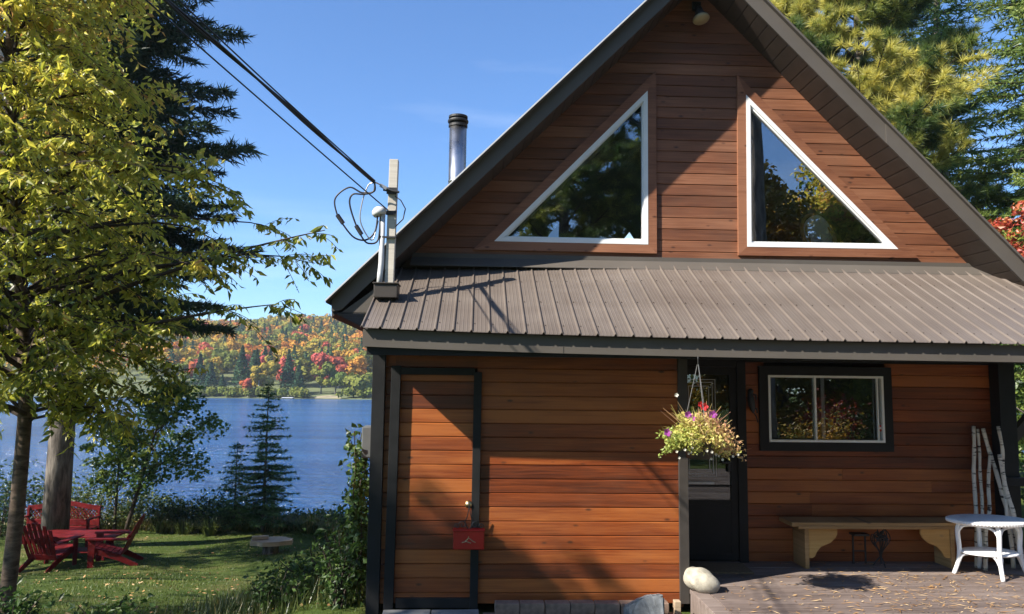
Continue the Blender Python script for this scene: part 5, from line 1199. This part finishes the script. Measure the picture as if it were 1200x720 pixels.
for px, py in pts:
    zz = float(hz(px, py)) - 0.3; t_ = (py - 230) / 240; cl_ = math.sin(px / 31 + 1.1) + math.sin(py / 23 - px / 47 + 0.4)
    pc = 0.13 - 0.09 * t_ + (0.15 if cl_ < -1.1 else 0)
    near = 3.2 if -0.42 * py < px < -0.12 * py else 0.4
    if rs.random() < pc: far_conifer(b, (px, py, zz), rs.uniform(2.6, 3.8), rs.uniform(9, 13), rs.uniform(0.02, 0.13), int(95 * near), rs)
    else:
        q = rs.random(); v = 0.28 + 0.22 * rs.random() if q < 0.46 else (0.5 + 0.25 * rs.random() if q < 0.80 else (0.75 + .12 * rs.random() if q < 0.93 else rs.uniform(0.92, 1.0)))
        v = v + 0.05 * cl_ if v < 0.85 else v
        far_broad(b, (px, py, zz), rs.uniform(2.6, 4.0), rs.uniform(6.5, 9.5), v, int(150 * near), rs)
tag(b.build('far_forest', M['far']), 'autumn forest covering the hill across the lake', 'forest', None, 'stuff')
KIND = {}
def far_tree(x, y, kind, v, r_, H, seed, label, group):
    rs = np.random.default_rng(seed); b = MB(); z = float(hz(x, y))
    root = empty('far_conifer' if kind == 'c' else ('far_shrub' if kind == 's' else 'far_tree'), (x, y, z - 0.2), label, 'tree' if kind != 's' else 'shrub', group)
    if kind == 'c': far_conifer(b, (0, 0, 0), r_ * 1.25, H, v, 1100, rs)
    else: far_broad(b, (0, 0, 0), r_, H, v, 1300 if kind == 'b' else 420, rs)
    b.build('crown', M['far'], root)
    if kind != 's':
        t = MB(); t.tube([(0, 0, -0.3), (0, 0, H * 0.5)], [0.22, 0.1], 6); t.build('trunk', M['birch'] if v > 0.5 else M['bark'], root)
FT = [(-74, 209, 'c', 0.03, 2.6, 10, 'dark blue green conifer at the left of the far shore', None), (-70, 206, 'c', 0.02, 2.3, 8.6, 'dark conifer beside the leftmost one on the far shore', None),
      (-63, 209, 'c', 0.09, 3.0, 12.5, 'tallest grey green conifer on the far shore', None), (-60.0, 212, 'c', 0.10, 2.6, 11.5, 'grey green conifer right behind the tallest one on the far shore', None), (-66.5, 204.5, 'c', 0.06, 1.7, 5.5, 'short conifer at the water under the tallest one', None),
      (-50.6, 209, 'c', 0.07, 2.5, 10.5, 'slim green conifer right of the golden birches on the far shore', None), (-47.4, 207, 'c', 0.04, 2.2, 8.0, 'dark short conifer beside the slim green one on the far shore', None),
      (-57.5, 206, 'b', 0.56, 2.3, 8.0, 'golden birch behind the small red maple on the far shore', None), (-54.6, 207, 'b', 0.50, 2.4, 9.2, 'taller pale gold birch left of the slim green conifer', None),
      (-59.5, 203.5, 'b', 0.93, 1.6, 5.0, 'small red maple at the water in front of the golden birches', None), (-44.5, 222, 'b', 0.97, 3.6, 10.0, 'wide crimson maple behind the dark short conifer', None), (-39.5, 221, 'b', 0.94, 3.3, 9.0, 'red maple behind the round green tree on the far shore', None),
      (-38.0, 209, 'b', 0.20, 3.2, 8.5, 'round dull green tree by the clearing on the far shore', None), (-42.0, 210, 'b', 0.36, 2.2, 7.0, 'olive tree at the left of the clearing on the far shore', None), (-32.5, 205, 'b', 0.30, 3.6, 6.0, 'pale green willow at the right of the far clearing', None), (-29.0, 206, 'b', 0.26, 3.4, 7.0, 'green tree by the shed corner on the far shore', None)]
for i, a in enumerate(FT): far_tree(*a[:6], 200 + i, a[6], 'trees at the water on the far shore')
for i, x in enumerate(list(np.arange(-80, -50, 2.9)) + [-47.5, -45.6, -33.6, -30.0, -27]):
    far_tree(float(x), 202.6 + (i % 3) * 0.5, 's', 0.22 + 0.10 * ((i * 7) % 5) / 5, 1.9, 2.6, 300 + i, 'low olive shrub lining the water on the far shore', 'shrubs lining the far shore')
b = MB(); b.add([(-43.5, 202.0, -2.25), (-35, 202.2, -2.25), (-36.0, 205, -1.75), (-39, 207, -1.45), (-42, 205.5, -1.7)], [(0, 1, 2, 3, 4)]); tag(b.build('sandy_path', m_paint('pale sand', (0.27, 0.235, 0.15), 0.95, 0.3, 0, 0.3, 0.5)), kind='structure')
dck = empty('far_dock', (-48.5, 200.8, -2.4), 'small pale dock at the water on the far shore', 'dock'); b = MB(); b.box(-1.4, 1.4, -0.8, 0.8, 0.22, 0.36); b.build('planks', M['white'], dck)
for sx in (-1.2, 1.2):
    for sy in (-0.6, 0.6): b = MB(); b.box(sx - 0.08, sx + 0.08, sy - 0.08, sy + 0.08, -0.6, 0.22); b.build('post', M['dark'], dck)

scene.render.engine = 'CYCLES'
cy = scene.cycles
cy.max_bounces = 8; cy.diffuse_bounces = 3; cy.glossy_bounces = 4; cy.transmission_bounces = 6; cy.transparent_max_bounces = 12
cy.use_denoising = True; cy.caustics_reflective = False; cy.caustics_refractive = False
cy.sample_clamp_indirect = 6

# ------------------------------------------------------------------ thin autumn haze
def m_haze():
    t = NT('thin haze'); v = t.n('ShaderNodeVolumePrincipled'); v.inputs['Color'].default_value = (0.80, 0.87, 0.95, 1); v.inputs['Density'].default_value = 0.00036; v.inputs['Anisotropy'].default_value = 0.3
    t.l(v.outputs[0], t.out.inputs['Volume']); return t.m
b = MB(); b.box(-560, 560, -160, 640, -8, 62); hz_o = b.build('haze', m_haze()); tag(hz_o, 'thin bluish haze in the air over the lake', 'haze', None, 'stuff')
